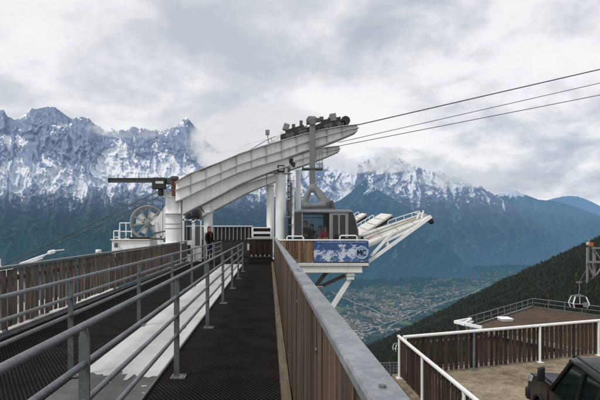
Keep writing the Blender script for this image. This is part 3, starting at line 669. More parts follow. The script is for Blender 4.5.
m = MB(); m.tube(P(429.5,221.8,19.2), P(432.5,220.5,19.2), .12, 14); m.box(P(427.5,0,19.2).x, P(430,0,19.2).x, 19.1, 19.3, P(0,222.5,19.2).z, P(0,218.5,19.2).z); obj('buffer', m, BLACK, t)
m = MB(); m.tube(P(421.5,218.5,19.25), P(423.5,210.5,19.25), .035, 8); m.tube(P(417,219,20), P(419,212.5,20), .03, 8); m.tube(P(415,213.2,19.3), P(424.5,213.2,19.3), .02, 8); obj('rope_horn', m, WHITE2, t)
ramp_deck('middle pale tilted landing ramp with a black near edge for the shadow gap', (360,235.5,23.6), (391.5,214.3,23.6), (381,213.3,26.2), (351,231,26.2), .24, BLACK, ((3,2,.17,.2,.75),), None)  # black side face paints the shadow gap in front of this ramp
ramp_deck('farthest pale landing ramp, only its tip showing behind the cable car', (341,230.5,28.2), (366.3,213.8,28.2), (361.5,213.0,30), (336,227,30), .24, BLACK, ((3,2,.18,.3,.9),), None)  # shadow gap painted here too, as a black side face
# ================================================================== cable car: carriage, hanger, cabin
t = thing('cable_car', 'grey framed cable car cabin with passengers, hanging by a grey arm at the platform', 'cable car', (2.3, 20.9, SD))
ya, yb = 19.72, 22.1; xa, xb = .95, 3.66; zf_, zs, zr_ = .09, 1.05, 2.42
CABG = painted('cabin_grey_paint', (.25,.255,.26), (.10,.095,.09), .35, .4)
CABD = plain('cabin_dark_trim', (.02,.021,.023), .4)
xm = P(347.5,0,ya).x; xs1 = P(330.5,0,ya).x
m = MB()   # lower body with a curved right end
prof = [(xa,zf_),(xb+.02,zf_),(xb+.06,.5),(xb+.05,zs-.004),(xa,zs-.004)]
m.extr([(x,ya,z) for x,z in prof], (0,.06,0)); m.extr([(x,yb-.06,z) for x,z in prof], (0,.06,0)); m.box(xa,xa+.06,ya+.063,yb-.063,zf_,zs-.004); m.box(xb-.03,xb+.03,ya+.063,yb-.063,zf_+.05,zs-.004); obj('lower_body', m, CABG, t, bev=.012)
obj('floor', MB().box(xa+.06, xb-.06, ya+.066, yb-.066, zf_+.01, zf_+.07), RUBBER, t)
m = MB(); prof = [(xa,zr_-.13),(xb-.20,zr_-.13),(xb-.26,zr_-.03),(xb-.36,zr_),(xa,zr_)]
m.extr([(x,ya-.03,z) for x,z in prof], (0,yb-ya+.06,0)); obj('roof', m, CABG, t, bev=.035, seg=3)
m = MB(); m.box(P(313,0,20.3).x, P(336,0,20.3).x, 20.2, 21.2, zr_+.002, zr_+.09); obj('roof_hatch', m, DGREY, t, bev=.02)
for yy in (ya, yb-.07):
    for px, w in ((302.2,.055),(330.5,.085),(347.5,.07)):
        x = P(px,0,ya).x; obj('pillar', MB().box(x-w/2, x+w/2, yy, yy+.07, zs, zr_-.132), CABG, t)
    obj('pillar', MB().box(xa, xa+.07, yy, yy+.07, zs, zr_-.132), CABG, t)
# curved dark end glazing at the right
m = MB(); cur = [(xm+.05, zs), (xb+.03, zs), (xb+.0, 1.55), (xb-.09, 1.95), (xb-.21, zr_-.135), (xm+.05, zr_-.135)]
for yy in (ya+.01, yb-.04): m.extr([(x,yy,z) for x,z in cur], (0,.03,0))
for (p,q) in zip(cur[1:4], cur[2:5]): m.hexa([(p[0]-.02,ya+.04,p[1]),(p[0],ya+.04,p[1]),(p[0],yb-.04,p[1]),(p[0]-.02,yb-.04,p[1]),(q[0]-.02,ya+.04,q[1]),(q[0],ya+.04,q[1]),(q[0],yb-.04,q[1]),(q[0]-.02,yb-.04,q[1])])
DGL = glass('dark_tinted_glass', (.008,.010,.012), .86)
obj('end_window', m, DGL, t)
m = MB(); m.path([(x, ya-.005, z) for x, z in cur[1:5]], .022, 8); m.path([(x, yb+.005, z) for x, z in cur[1:5]], .022, 8); obj('end_trim', m, CABG, t)
P302 = P(302.2,0,ya).x
for nm, x0, x1, g in (('window', xa+.07, P302-.028, DGL), ('window', P302+.028, xs1-.043, GLS)):
    for yy in (ya+.03, yb-.045):
        fr = obj(nm, MB().box(x0, x1, yy, yy+.015, zs, zr_-.133), g, t)
m = MB(); q0, q1 = xs1+.044, xm-.036
m.box(q0, q0+.05, ya+.005, ya+.05, zs, zr_-.133).box(q1-.05, q1, ya+.005, ya+.05, zs, zr_-.133).box(q0+.05, q1-.05, ya+.005, ya+.05, zr_-.22, zr_-.133).box((q0+q1)/2-.03, (q0+q1)/2+.03, ya+.005, ya+.05, zs, zr_-.22)
d = obj('door', m, CABG, t); obj('pane', MB().box(q0+.05, (q0+q1)/2-.03, ya+.02, ya+.03, zs, zr_-.22).box((q0+q1)/2+.03, q1-.05, ya+.02, ya+.03, zs, zr_-.22), DGL, d)
obj('door_handle', MB().box((q0+q1)/2-.05, (q0+q1)/2-.038, ya-.02, ya+.004, 1.2, 1.45), BLACK, d)
obj('rear_door', MB().box(xs1, xm, yb-.04, yb-.01, zs, zr_-.133), DGL, t)
m = MB(); m.tube((xa+.2,20.9,zr_-.3), (xb-.5,20.9,zr_-.3), .018, 8); obj('grab_rail', m, GALV, t)
m = MB(); m.box(xa+.1, xb-.5, 20.0, 21.8, zr_-.160, zr_-.133); obj('ceiling_panel', m, CABD, t)
# hanger
YH = 20.5; HG = painted('hanger_grey_paint', (.175,.18,.185), (.10,.095,.085), .5, .55)
m = MB(); m.box(P(309.6,0,YH).x, P(315.2,0,YH).x, YH-.10, YH+.10, P(0,186,YH).z, P(0,119,YH).z); obj('hanger_arm', m, HG, t, bev=.015)
# triangular yoke with an opening
o_ = [(309.3,184),(315.5,184),(329,200),(334,203),(334.5,208),(301.5,208),(302,204)]
i_ = [(311.2,192.5),(313.5,192.5),(319.5,200),(318.5,203.2),(309,203.2),(308,200.5)]
bm = bmesh.new()
def loop(bm, pts): 
    vs = [bm.verts.new(P(a,b,YH-.07)) for a, b in pts]; return [bm.edges.new((vs[i], vs[(i+1)%len(vs)])) for i in range(len(vs))]
es = loop(bm, o_) + loop(bm, i_)
bmesh.ops.triangle_fill(bm, use_beauty=True, edges=es)
bm.verts.ensure_lookup_table(); m = MB(); m.v = [v.co.copy() for v in bm.verts]
bm.verts.index_update(); m.f = [[v.index for v in f.verts] for f in bm.faces]; m.m = [0]*len(m.f)
bm.free()
yo = obj('yoke', m, HG, t); sd = yo.modifiers.new('thick', 'SOLIDIFY'); sd.thickness = .14; sd.offset = 0
m = MB(); m.box(P(303,0,YH).x, P(333,0,YH).x, YH-.16, YH+.16, P(0,209.8,YH).z, P(0,208,YH).z); 
for px in (306, 318, 329): m.tube(P(px,208.6,YH-.18), P(px,208.6,YH+.18), .05, 10)
for px, py in ((328.5,203.5),(332.5,205.5),(332,202)): m.tube(P(px,py,YH-.2), P(px,py,YH+.2), .07, 10)
obj('suspension_damper', m, DGREY, t)
m = MB(); m.tube(P(312.5,121,20.3), P(312.5,121,21.3), .16, 18); m.box(P(309,0,20.4).x, P(315.5,0,20.4).x, 20.32, 20.66, P(0,121,20.4).z, P(0,116.5,20.4).z); m.tube(P(310,119,20.34), P(310,119,20.7), .13, 14); obj('hanger_head', m, GREY, t, bev=.015)
# maintenance platform on the hanger
zp = P(0,168,YH).z
m = MB(); m.box(P(302,0,YH).x, P(323,0,YH).x, YH-.13, YH+.35, zp-.07, zp); m.tube(P(303,165.5,YH), P(302.5,169,YH), .04, 6); obj('step_platform', m, DGREY, t, bev=.01)
m = MB(); x0, x1 = P(317,0,YH).x, P(322.5,0,YH).x; z1 = P(0,151,YH).z
for x in (x0, (x0+x1)/2, x1):
    for yy in (YH-.1, YH+.3): m.tube((x,yy,zp), (x,yy,z1), .010, 6)
for z in (z1, (z1+zp)/2, zp+.2):
    for yy in (YH-.1, YH+.3): m.tube((x0,yy,z), (x1,yy,z), .010, 6)
    m.tube((x1,YH-.1,z), (x1,YH+.3,z), .010, 6)
obj('ladder_cage', m, GREY, t)
m = MB(); m.path([P(309,172,YH-.12), P(308,176,YH-.14), P(305,179,YH-.14), P(300,180,YH-.1)], .014, 6); obj('cable', m, BLACK, t)
# carriage: long truck of rollers along the girder top
up = XZ(TOP)
def ztop(x): return float(np.interp(x, [p[0] for p in up], [p[1] for p in up]))
x0, x1 = P(280.5,0,21).x, P(345,0,21).x
m = MB(); nW = 15; tops = []
for i in range(40):
    x = x0+(x1-x0)*i/39; tops.append((x, ztop(x)))
ribbon(m, [(x, z+.30) for x,z in tops], [(x, z+.13) for x,z in tops], 20.76, 21.24)
ribbon(m, [(x, z+.44) for x,z in tops[4:15]], [(x, z+.28) for x,z in tops[4:15]], 20.78, 20.86); ribbon(m, [(x, z+.46) for x,z in tops[24:37]], [(x, z+.28) for x,z in tops[24:37]], 20.78, 20.86)
ca = obj('carriage', m, BLACK, t)
for i in range(nW):
    x = x0+.12+(x1-x0-.24)*i/(nW-1); z = ztop(x)+.15
    m = MB(); m.tube((x,20.70,z), (x,21.28,z), .098, 14); m.tube((x,20.67,z), (x,20.70,z), .04, 8); obj('wheel', m, DGREY if i % 3 else BLACK, ca)
m = MB(); m.tube((x1-.02,20.7,ztop(x1)+.25), (x1-.02,21.3,ztop(x1)+.25), .20, 18); obj('end_roller', m, BLACK, ca)
m = MB()
for i in range(14):
    x = x0+.25+(x1-x0-.6)*random.random(); z = ztop(x)+.30; h = random.uniform(.08,.26); w = random.uniform(.04,.1)
    m.box(x-w, x+w, 20.82+random.uniform(0,.2), 21.1, z+.16, z+.16+h)
m.path([P(323,131,20.9), P(326,124,20.9), P(330,121,20.9), P(333,122,20.9)], .015, 6); m.path([P(283,136,20.8), P(289,133,20.8), P(300,129,20.8), P(307,126,20.8)], .03, 6)
m.path([P(315,126,20.8), P(321,123,20.8), P(328,125,20.8)], .022, 6)
obj('brake_gear', m, DGREY, t)
for px0, px1, py0, py1, tilt in ((283.2,289,124,130.5,.3), (329.8,336,114,121.5,-.15)):
    a, b_ = P(px0,py1,20.9), P(px1,py0,20.9); c_ = (a+b_)/2; w_ = (b_.x-a.x); h_ = (b_.z-a.z)
    m = MB(); m.beam(c_-Vector((math.cos(tilt)*w_/2,0,-math.sin(tilt)*w_/2)), c_+Vector((math.cos(tilt)*w_/2,0,-math.sin(tilt)*w_/2)), .30, h_); m.tube(c_-Vector((0,0,h_/2)), c_-Vector((-.03,0,h_/2+.3)), .05, 8); obj('roller_lamp', m, GREY, t, bev=.02)

# ================================================================== people
SKIN = plain('skin', (.46,.27,.20), .55, var=.12)
def person(name_label, loc, rotz, H, jacket, trousers, hair, hairlong=False, arms='down', skirtz=.45):
    t = bpy.data.objects.new('person', None)
    verts = []; edges = []; rad = []; zone = []
    def add(p, r, par=None):
        verts.append(Vector(p)); rad.append(r)
        if par is not None: edges.append((par, len(verts)-1))
        return len(verts)-1
    s = H/1.75
    pel = add((0,0,.95), (.155,.11)); ab = add((0,0,1.10), (.145,.105), pel); ch = add((0,.005,1.30), (.175,.115), ab); sh_ = add((0,0,1.42), (.13,.085), ch)
    nk = add((0,.0,1.50), (.058,.058), sh_); hd0 = add((0,.012,1.56), (.07,.075), nk); hd1 = add((0,.015,1.65), (.083,.098), hd0); hd2 = add((0,.005,1.725), (.055,.065), hd1)
    for sd in (-1, 1):
        hp = add((sd*.09,0,.88), (.095,.10), pel); kn = add((sd*.10,.02,.50), (.062,.066), hp); an = add((sd*.105,-.015,.10), (.043,.05), kn); to = add((sd*.115,.12,.045), (.045,.038), an); 
        so = add((sd*.19,0,1.40), (.068,.068), sh_)
        if arms == 'down': el = add((sd*.245,-.02,1.13), (.052,.052), so); wr_ = add((sd*.235,.10,.90), (.036,.036), el); hv = Vector((0,.03,-1)).normalized()
        else: el = add((sd*.25,.02,1.14), (.052,.052), so); wr_ = add((sd*.13,.24,1.17), (.036,.036), el); hv = Vector((-sd*.6,.7,.1)).normalized()
        pm = add(verts[wr_]+hv*.07, (.036,.022), wr_)
        sidev = Vector((0,1,0)) if arms == 'down' else Vector((0,0,1))
        for j, (o, l) in enumerate(((-.028,.075),(-.010,.088),(.010,.082),(.027,.064))):
            f1 = add(verts[pm]+hv*.04+sidev*o, (.0095,.0095), pm); f2 = add(verts[f1]+hv*l*.5+Vector((-sd*.008,0,0)), (.009,.009), f1); add(verts[f2]+hv*l*.45+Vector((-sd*.016,0,0)), (.008,.008), f2)
        th = add(verts[wr_]+hv*.05+sidev*-.045, (.012,.012), wr_); add(verts[th]+hv*.045+sidev*-.012, (.010,.010), th)
    me = bpy.data.meshes.new('person_body'); me.from_pydata([v*s for v in verts], edges, []); ob = bpy.data.objects.new('tmp', me); C.objects.link(ob)
    sk = ob.modifiers.new('skin', 'SKIN'); 
    for i, v in enumerate(me.skin_vertices[0].data): v.radius = (rad[i][0]*s, rad[i][1]*s); v.use_root = (i == 0)
    su = ob.modifiers.new('sub', 'SUBSURF'); su.levels = 2; su.render_levels = 2
    dg = bpy.context.evaluated_depsgraph_get(); m2 = bpy.data.meshes.new_from_object(ob.evaluated_get(dg)); bpy.data.objects.remove(ob)
    m2.materials.clear()
    for mt in (SKIN, jacket, trousers, RUBBER): m2.materials.append(mt)
    for p in m2.polygons:
        c = p.center/s; mi = 0
        if c.z < .11: mi = 3
        elif c.z < .93 and abs(c.x) < .20 and not (arms == 'down' and abs(c.x) > .175 and c.z < .93): mi = 2
        elif c.z < 1.49: mi = 1
        if arms == 'down' and abs(c.x) > .19 and c.z < .89: mi = 0
        if arms != 'down' and c.y > .235 and 1.0 < c.z < 1.3: mi = 0
        p.material_index = mi
    m2.shade_smooth()
    t.name = 'person'; C.objects.link(t); t.location = loc; t.rotation_euler = (0,0,rotz); t['label'] = name_label; t['category'] = 'person'; ORG[t.name] = Vector((0,0,0))
    b = bpy.data.objects.new('body', m2); C.objects.link(b); b.parent = t
    m = MB(); m.ball((0,-.012*s,1.675*s), .100*s, 16, 10, (.93,1.02,1.0)); 
    # open the face: keep only the cap behind and above the brow
    keepf = []
    for f in m.f:
        c = sum((m.v[i] for i in f), Vector())/len(f)
        if not (c.y > .035*s and c.z < 1.70*s) and c.z > (1.50 if hairlong else 1.60)*s: keepf.append(f)
    m.f = keepf; m.m = [0]*len(keepf)
    if hairlong: m.ball((0,-.05*s,1.56*s), .085*s, 12, 8, (1,.6,1.5))
    obj('hair', m, hair, t, local=True)
    m = MB(); m.ball((0,.108*s,1.635*s), .016*s, 8, 6, (.8,1,1.4)); obj('nose', m, SKIN, t, local=True)
    for sd in (-1,1): m = MB(); m.ball((sd*.086*s,.01*s,1.645*s), .02*s, 8, 6, (.4,.8,1.4)); obj('ear', m, SKIN, t, local=True)
    for sd in (-1,1): m = MB(); m.ball((sd*.032*s,.100*s,1.662*s), .011*s, 8, 6, (1.3,.6,.8)); obj('eye', m, RUBBER, t, local=True)
    m = MB(); m.ball((0,.100*s,1.595*s), .018*s, 8, 6, (1.4,.5,.4)); obj('mouth', m, plain('lips', (.28,.10,.09), .5), t, local=True)
    return t
cl = lambda n, c: plain(n, c, .85, spec=.15, var=.25, scale=20)
DARKJ = cl('black_jacket', (.016,.015,.016)); REDJ = cl('red_jacket', (.42,.025,.03)); GREYC = cl('grey_coat', (.20,.20,.19)); BRNJ = cl('brown_jacket', (.055,.035,.03)); JEANS = cl('dark_jeans', (.025,.03,.045))
HBR = cl('brown_hair', (.05,.028,.017)); HRED = cl('auburn_hair', (.09,.030,.018)); HBL = cl('black_hair', (.012,.011,.011))
pp = P(209.5,0,23.6); pr = person('person in dark jacket and red scarf standing before the slim white column', (pp.x,23.6,0), R(235), 1.74, DARKJ, JEANS, HRED, True)
m = MB(); m.path([(.09*math.cos(a), .01+.085*math.sin(a), 1.475+.012*math.sin(3*a)) for a in [2*math.pi*i/16 for i in range(16)]], .032, 8, True); m.beam((.03,.10,1.46),(.05,.135,1.22),.07,.02); obj('scarf', m, cl('red_scarf', (.13,.03,.018)), pr, local=True)
pass_ = [('tall passenger in a black jacket at the left end of the cable car', 305.5, 20.5, 1.80, DARKJ, HBL, False, 160), ('passenger in a dark brown jacket second from the left in the cable car', 312, 20.9, 1.66, BRNJ, HBR, True, 200),
         ('passenger in a grey coat with auburn hair in the cable car', 320, 20.3, 1.58, GREYC, HRED, True, 175), ('passenger in a bright red jacket beside the cable car door', 325.6, 20.15, 1.60, REDJ, HBR, False, 190)]
for lab, px, yy, H, j, h, lg, a in pass_:
    person(lab, (P(px,0,yy).x, yy, zf_+.07), R(a), H*1.0, j, JEANS, h, lg, 'fold')
# ================================================================== lower gravel terrace with its fences
TZ = -2.30
A0 = P(404.5,338.5,12.6); B0 = Vector((10.3*1.3-.9, 14.9+.62, 0)); 
A0 = Vector((3.58,12.6,TZ)); dirF = Vector((6.72,2.3,0)).normalized(); B0 = A0 + dirF*11.5
struct('terrace', MB().extr([(3.30,-1,TZ),(18,-1,TZ),(B0.x+3,B0.y+1.0,TZ),(B0.x+.1,B0.y+.25,TZ),(3.62,13.0,TZ),(3.30,12.9,TZ)], (0,0,-.35)), GRAVEL)
struct('terrace_wall', MB().extr([(3.36,-1,TZ-.352),(17.9,-1,TZ-.352),(B0.x+2.6,B0.y+.8,TZ-.352),(3.66,12.9,TZ-.352),(3.36,12.8,TZ-.352)], (0,0,-6)), CONC)
def terrace_fence(label, a, b, h, posts, skip=()):
    a = Vector(a); b = Vector(b); d = (b-a).normalized(); nrm_ = Vector((-d.y, d.x, 0)); L = (b-a).length
    t = thing('terrace_fence', label, 'fence', tuple(a), group='fences with white tube rails around the gravel terrace')
    m = MB(); u = .03
    while u < L-.05:
        w = .105*random.uniform(.9,1.08); lift = random.uniform(-.012,.012); p = a+d*u+nrm_*(.03+random.uniform(-.006,.006)); q = a+d*(u+w)+nrm_*.03
        z0 = TZ+.055+lift; z1 = TZ+h-.055
        m.hexa([p+Vector((0,0,z0-TZ)), q+Vector((0,0,z0-TZ)), q+nrm_*.025+Vector((0,0,z0-TZ)), p+nrm_*.025+Vector((0,0,z0-TZ)), p+Vector((0,0,z1-TZ)), q+Vector((0,0,z1-TZ)), q+nrm_*.025+Vector((0,0,z1-TZ)), p+nrm_*.025+Vector((0,0,z1-TZ))])
        u += w+.072*random.uniform(.75,1.25)
    obj('boards', m, WOODT, t, bev=.003, seg=1)
    m = MB(); H_ = Vector((0,0,h)); m.tube(a+H_-d*.06, b+H_, .042, 14)
    obj('top_rail', m, WHITE2, t)
    m = MB(); Z = Vector((0,0,.20)); m.beam(a+Z+nrm_*.075, b+Z+nrm_*.075, .03, .05); m.beam(a+Vector((0,0,h-.2))+nrm_*.075, b+Vector((0,0,h-.2))+nrm_*.075, .03, .05)
    obj('stringer', m, GREY, t)
    m = MB(); m.beam(a+Vector((0,0,.10))+nrm_*.068, b+Vector((0,0,.10))+nrm_*.068, .012, .11); obj('gap_light_strip', m, painted('pale_gap_light', (.62,.60,.56), (.3,.27,.22), .5), t)  # pale strip added behind the boards, standing in for light through the gaps
    for (u, mt) in posts:
        p = a+d*u-nrm_*.005; m = MB(); m.tube(p, p+Vector((0,0,h-.03)), .034, 12); po = obj('post', m, mt, t)
        m = MB(); m.box(p.x-.08, p.x+.08, p.y-.08, p.y+.08, TZ+.001, TZ+.015); obj('base_plate', m, mt, po)
    return t
terrace_fence('long front terrace fence, dark boards under a white tube rail before the valley', A0, B0, 1.08, ((.0,WHITE2),(2.22,GALV),(4.62,WHITE2),(7.0,WHITE2),(9.4,WHITE2)))
terrace_fence('side terrace fence running toward the viewer, dark boards under a thick white tube rail', (3.42,12.6,TZ), (3.42,1.5,TZ), 1.08, ((.02,WHITE2),(1.9,WHITE2),(4.2,WHITE2),(6.6,WHITE2)))
t = thing('mesh_fence', 'low grey wire mesh fence in the gap left of the terrace corner', 'fence', tuple(P(390,376,14)))
m = MB(); a, b = P(366,374,15), P(404,374,13.4)
for i in range(13):
    p = a.lerp(b, i/12); m.tube(p, p+Vector((0,0,.34)), .012 if i % 4 else .03, 6)
for k in range(5): m.tube(a+Vector((0,0,.08*k)), b+Vector((0,0,.08*k)), .009 if k < 4 else .02, 6)
obj('mesh', m, GALV, t)
m = MB(); 
for i in (0,6,12): p = a.lerp(b, i/12); m.tube(p+Vector((0,0,-3)), p, .04, 8)
obj('post', m, GALV, t)

# ================================================================== parked off-road car (seen from above its left side)
CARP = None
def mat_car():
    m, t, b = nt('black_car_paint'); v = coords(t); n = noise(t, v, 3, 6, .65); n2 = noise(t, v, 60, 3, .6)
    r = ramp(t, [(.35, (.006,.006,.007)), (.8, (.015,.0145,.015))]); t.links.new(math_(t,'ADD',math_(t,'MULTIPLY',n,.8),math_(t,'MULTIPLY',n2,.2)), r.inputs[0]); t.links.new(r.outputs[0], b.inputs['Base Color'])
    rr = ramp(t, [(.3,.24),(.8,.48)]); t.links.new(n, rr.inputs[0]); t.links.new(rr.outputs[0], b.inputs['Roughness']); b.inputs['Specular IOR Level'].default_value = .16; b.inputs['Coat Weight'].default_value = .0; b.inputs['Coat Roughness'].default_value = .2
    return m
CARP = mat_car(); TRIM = plain('black_plastic_trim', (.016,.016,.017), .6); CHROME = plain('chrome', (.55,.56,.57), .2, 1.0, var=.1)
CGL = glass('car_glass_green', (.012,.026,.022), .30, tr0=.62); SEATM = plain('car_seat_fabric', (.045,.045,.043), .9)
t = thing('parked_car', 'dark off-road car parked nose to the front terrace fence, seen from above', 'car', (5.47,7.20,TZ), R(-15), local=True); t.scale = (1.04,1.04,1.055)
W = .88
sil, belt, hoodz, roofz = .42, 1.08, 1.10, 1.76
def arch(cy, r, n=9): return [(cy + r*math.cos(math.pi*i/(n-1)), sil-.06 + r*math.sin(math.pi*i/(n-1))) for i in range(n)]
FW, RW = 1.38, -1.32
# side profile (y, z), clockwise from front bottom
body = [(2.12,.50),(2.16,.72),(2.12,.93),(2.02,1.02),(1.6,1.07),(.98,1.12),(.90,belt),(-2.20,belt+.02),(-2.26,.75),(-2.22,.48)]
prof = [(y,z) for y,z in body] + [(RW-.42,sil)] + [(RW - .40*math.cos(math.pi*i/10), sil-.02+.40*math.sin(math.pi*i/10)) for i in range(11)] + [(RW+.42,sil),(FW-.42,sil)] + [(FW - .40*math.cos(math.pi*i/10), sil-.02+.40*math.sin(math.pi*i/10)) for i in range(11)] + [(FW+.42,sil)]
m = MB()
n_ = len(prof)
secs = [(-W+.0, 1.0), (W, 1.0)]
def bx(x, z): # tumble the flank inwards above and below the waist
    k = 1 - .035*abs(z-.78)/.4
    return x*k
vs = [(bx(-W,z), y, z) for y,z in prof] + [(bx(W,z), y, z) for y,z in prof]
m.add(vs, [tuple(range(n_)), tuple(range(n_,2*n_))[::-1]] + [(i,(i+1)%n_,n_+(i+1)%n_,n_+i) for i in range(n_)])
obj('body', m, CARP, t, local=True, bev=.045, seg=3)
m = MB()   # hood with a raised middle
m.hexa([(-.74,.96,1.118),(.74,.96,1.118),(.70,2.02,1.03),(-.70,2.02,1.03),(-.70,.99,1.15),(.70,.99,1.15),(.64,1.96,1.062),(-.64,1.96,1.062)]); m.hexa([(-.36,1.0,1.15),(.36,1.0,1.15),(.32,1.9,1.066),(-.32,1.9,1.066),(-.30,1.04,1.178),(.30,1.04,1.178),(.26,1.8,1.10),(-.26,1.8,1.10)])
obj('hood', m, CARP, t, local=True, bev=.02, seg=2)
for sd in (-1,1):
    m = MB(); m.hexa([(sd*.50,2.02,.80),(sd*.84,1.98,.80),(sd*.84,1.80,.80),(sd*.50,1.90,.80),(sd*.50,2.135,.99),(sd*.84,2.06,.99),(sd*.84,1.80,1.02),(sd*.50,1.90,1.02)]); obj('headlight', m, plain('headlight_glass', (.55,.57,.6), .12, var=.15), t, local=True, bev=.02)
    m = MB(); m.hexa([(sd*.80,2.13,.86),(sd*.885,2.06,.86),(sd*.885,1.86,.90),(sd*.80,1.86,.90),(sd*.80,2.10,1.0),(sd*.870,2.03,1.0),(sd*.870,1.80,1.02),(sd*.80,1.80,1.02)]); obj('side_marker', m, plain('lamp_glass', (.42,.44,.47), .18, var=.3, scale=8), t, local=True, bev=.006)
obj('bumper', MB().box(-.9,.9,2.10,2.28,.48,.70), TRIM, t, local=True, bev=.05, seg=3)
obj('grille', MB().box(-.46,.46,2.135,2.165,.74,.95), CHROME, t, local=True, bev=.01)
# greenhouse
RWt = .70; FB, FT, RB, RT = .92, .36, -2.16, -1.98   # windscreen base/top, rear base/top
def gp(sd, y, z):  # point on the leaning cabin side
    k = (z-belt)/(roofz-belt); return Vector((sd*((W-.035)*(1-k)+RWt*k), y, z))
def ylo(z): k = (z-belt)/(roofz-belt); return FB*(1-k)+FT*k
def yre(z): k = (z-belt)/(roofz-belt); return RB*(1-k)+RT*k
z1 = roofz-.08
for sd in (-1,1):
    inn = Vector((-sd*.06,0,0))
    for (y0a,y0b,y1a,y1b) in ((FB,FB-.12,FT,FT-.10),(-.16,-.27,-.17,-.27),(-1.22,-1.34,-1.22,-1.32),(RB,RB+.14,RT,RT+.12)):
        a_,b_,c_,d_ = gp(sd,y0a,belt), gp(sd,y0b,belt), gp(sd,y1b,z1), gp(sd,y1a,z1)
        m = MB(); m.hexa([a_,b_,b_+inn,a_+inn,d_,c_,c_+inn,d_+inn]); obj('pillar', m, CARP, t, local=True, bev=.012)
m = MB()   # domed roof
ys = [FT+.03, FT-.12, -.4, -1.1, -1.8, RT+.0]; xs = [-.735,-.66,-.4,0,.4,.66,.735]
grid = []
for iy, y in enumerate(ys):
    for x in xs:
        u = abs(x)/.735; drop = .085*u**5 + (.05 if iy in (0,5) else 0); grid.append((x, y, roofz+.05-drop))
nb = len(xs); fs = [(i*nb+j,i*nb+j+1,(i+1)*nb+j+1,(i+1)*nb+j) for i in range(len(ys)-1) for j in range(nb-1)]
m.add(grid, fs); rf = obj('roof', m, CARP, t, local=True); sd_ = rf.modifiers.new('sub','SUBSURF'); sd_.levels = 2; sd_.render_levels = 2; so_ = rf.modifiers.new('th','SOLIDIFY'); so_.thickness = .05; so_.offset = -1
for sd in (-1,1):
    m = MB(); m.path([(sd*.70,FT-.14,roofz+.015),(sd*.695,FT-.22,roofz+.06),(sd*.695,-1.7,roofz+.06),(sd*.70,-1.8,roofz+.015)], .016, 8); obj('roof_rail', m, TRIM, rf, local=True)
    m = MB(); m.hexa([gp(sd,FT+.0,z1),gp(sd,RT,z1),gp(sd,RT,z1)+Vector((-sd*.07,0,0)),gp(sd,FT,z1)+Vector((-sd*.07,0,0)),(sd*.728,FT-.06,roofz-.03),(sd*.728,RT,roofz-.03),(sd*.66,RT,roofz-.03),(sd*.66,FT-.06,roofz-.03)]); obj('roof_gutter', m, CARP, t, local=True, bev=.01)
    for (ya_,yb_,yc_,yd_) in ((FB-.12,-.16,-.17,FT-.10),(-.27,-1.22,-1.22,-.27),(-1.34,RB+.14,RT+.12,-1.32)):
        ins = Vector((-sd*.03,0,0)); a_,b_,c_,d_ = [q+ins for q in (gp(sd,ya_,belt),gp(sd,yb_,belt),gp(sd,yc_,z1),gp(sd,yd_,z1))]
        th_ = Vector((-sd*.008,0,0)); m = MB(); m.hexa([a_,b_,b_+th_,a_+th_,d_,c_,c_+th_,d_+th_]); obj('window', m, CGL, t, local=True)
    m = MB(); m.box(min(sd*.85,sd*.885),max(sd*.85,sd*.885),-.30,-.12,.90,.935); m.box(min(sd*.85,sd*.885),max(sd*.85,sd*.885),-1.34,-1.16,.90,.935); obj('door_handle', m, TRIM, t, local=True, bev=.008)
    m = MB(); m.box(min(sd*.872,sd*.888),max(sd*.872,sd*.888),-2.0,.92,.66,.74); obj('side_moulding', m, TRIM, t, local=True, bev=.006)
    for yy_ in (.93,-.22,-1.28): obj('door_gap', MB().beam((sd*(W-.012),yy_,.50),(sd*(W-.008),yy_,.76),.012,.012).beam((sd*(W-.006),yy_,.76),(sd*(W-.022),yy_,1.05),.012,.012), TRIM, t, local=True)
    m = MB(); m.path([(sd*.74,.99,1.125),(sd*.735,1.5,1.10),(sd*.72,2.0,1.045)], .012, 6); obj('hood_seam', m, TRIM, t, local=True)
    m = MB(); m.beam((sd*.55,.93,1.13),(sd*.12,.80,1.20),.014,.014); obj('wiper', m, TRIM, t, local=True)
    # mirror
    m = MB(); m.hexa([(sd*.90,.90,1.17),(sd*1.03,.88,1.19),(sd*1.03,.97,1.19),(sd*.91,1.0,1.17),(sd*.90,.88,1.44),(sd*1.01,.86,1.42),(sd*1.01,.94,1.41),(sd*.91,.97,1.43)]); mi_ = obj('wing_mirror', m, TRIM, t, local=True, bev=.03, seg=3)
    m = MB(); m.beam((sd*.80,.90,1.10),(sd*.93,.93,1.19),.07,.05); obj('mirror_arm', m, TRIM, mi_, local=True)
    for cy in (FW, RW):
        m = MB(); m.tube((sd*.66,cy,.36),(sd*.88,cy,.36),.36,28); w_ = obj('wheel', m, RUBBER, t, local=True, bev=.04, seg=3)
        m = MB(); m.tube((sd*.875,cy,.36),(sd*.89,cy,.36),.22,20); obj('rim', m, CHROME, w_, local=True)
        m = MB()
        arc_ = [(cy + .43*math.cos(math.pi*i/12), sil-.04+.43*math.sin(math.pi*i/12)) for i in range(13)]
        m.path([(sd*.87,y,z) for y,z in arc_], .03, 8); obj('wheel_arch', m, TRIM, t, local=True)
m = MB(); ins = .05
m.hexa([(-.80,FB-.01,belt+.03),(.80,FB-.01,belt+.03),(.80,FB-.02,belt+.03),(-.80,FB-.02,belt+.03),(-.66,FT+.0,z1),(.66,FT+.0,z1),(.66,FT-.01,z1),(-.66,FT-.01,z1)]); obj('windscreen', m, CGL, t, local=True)
m = MB(); m.hexa([(-.78,RB+.02,belt+.03),(.78,RB+.02,belt+.03),(.78,RB+.03,belt+.03),(-.78,RB+.03,belt+.03),(-.64,RT,z1),(.64,RT,z1),(.64,RT+.01,z1),(-.64,RT+.01,z1)]); obj('rear_window', m, CGL, t, local=True)
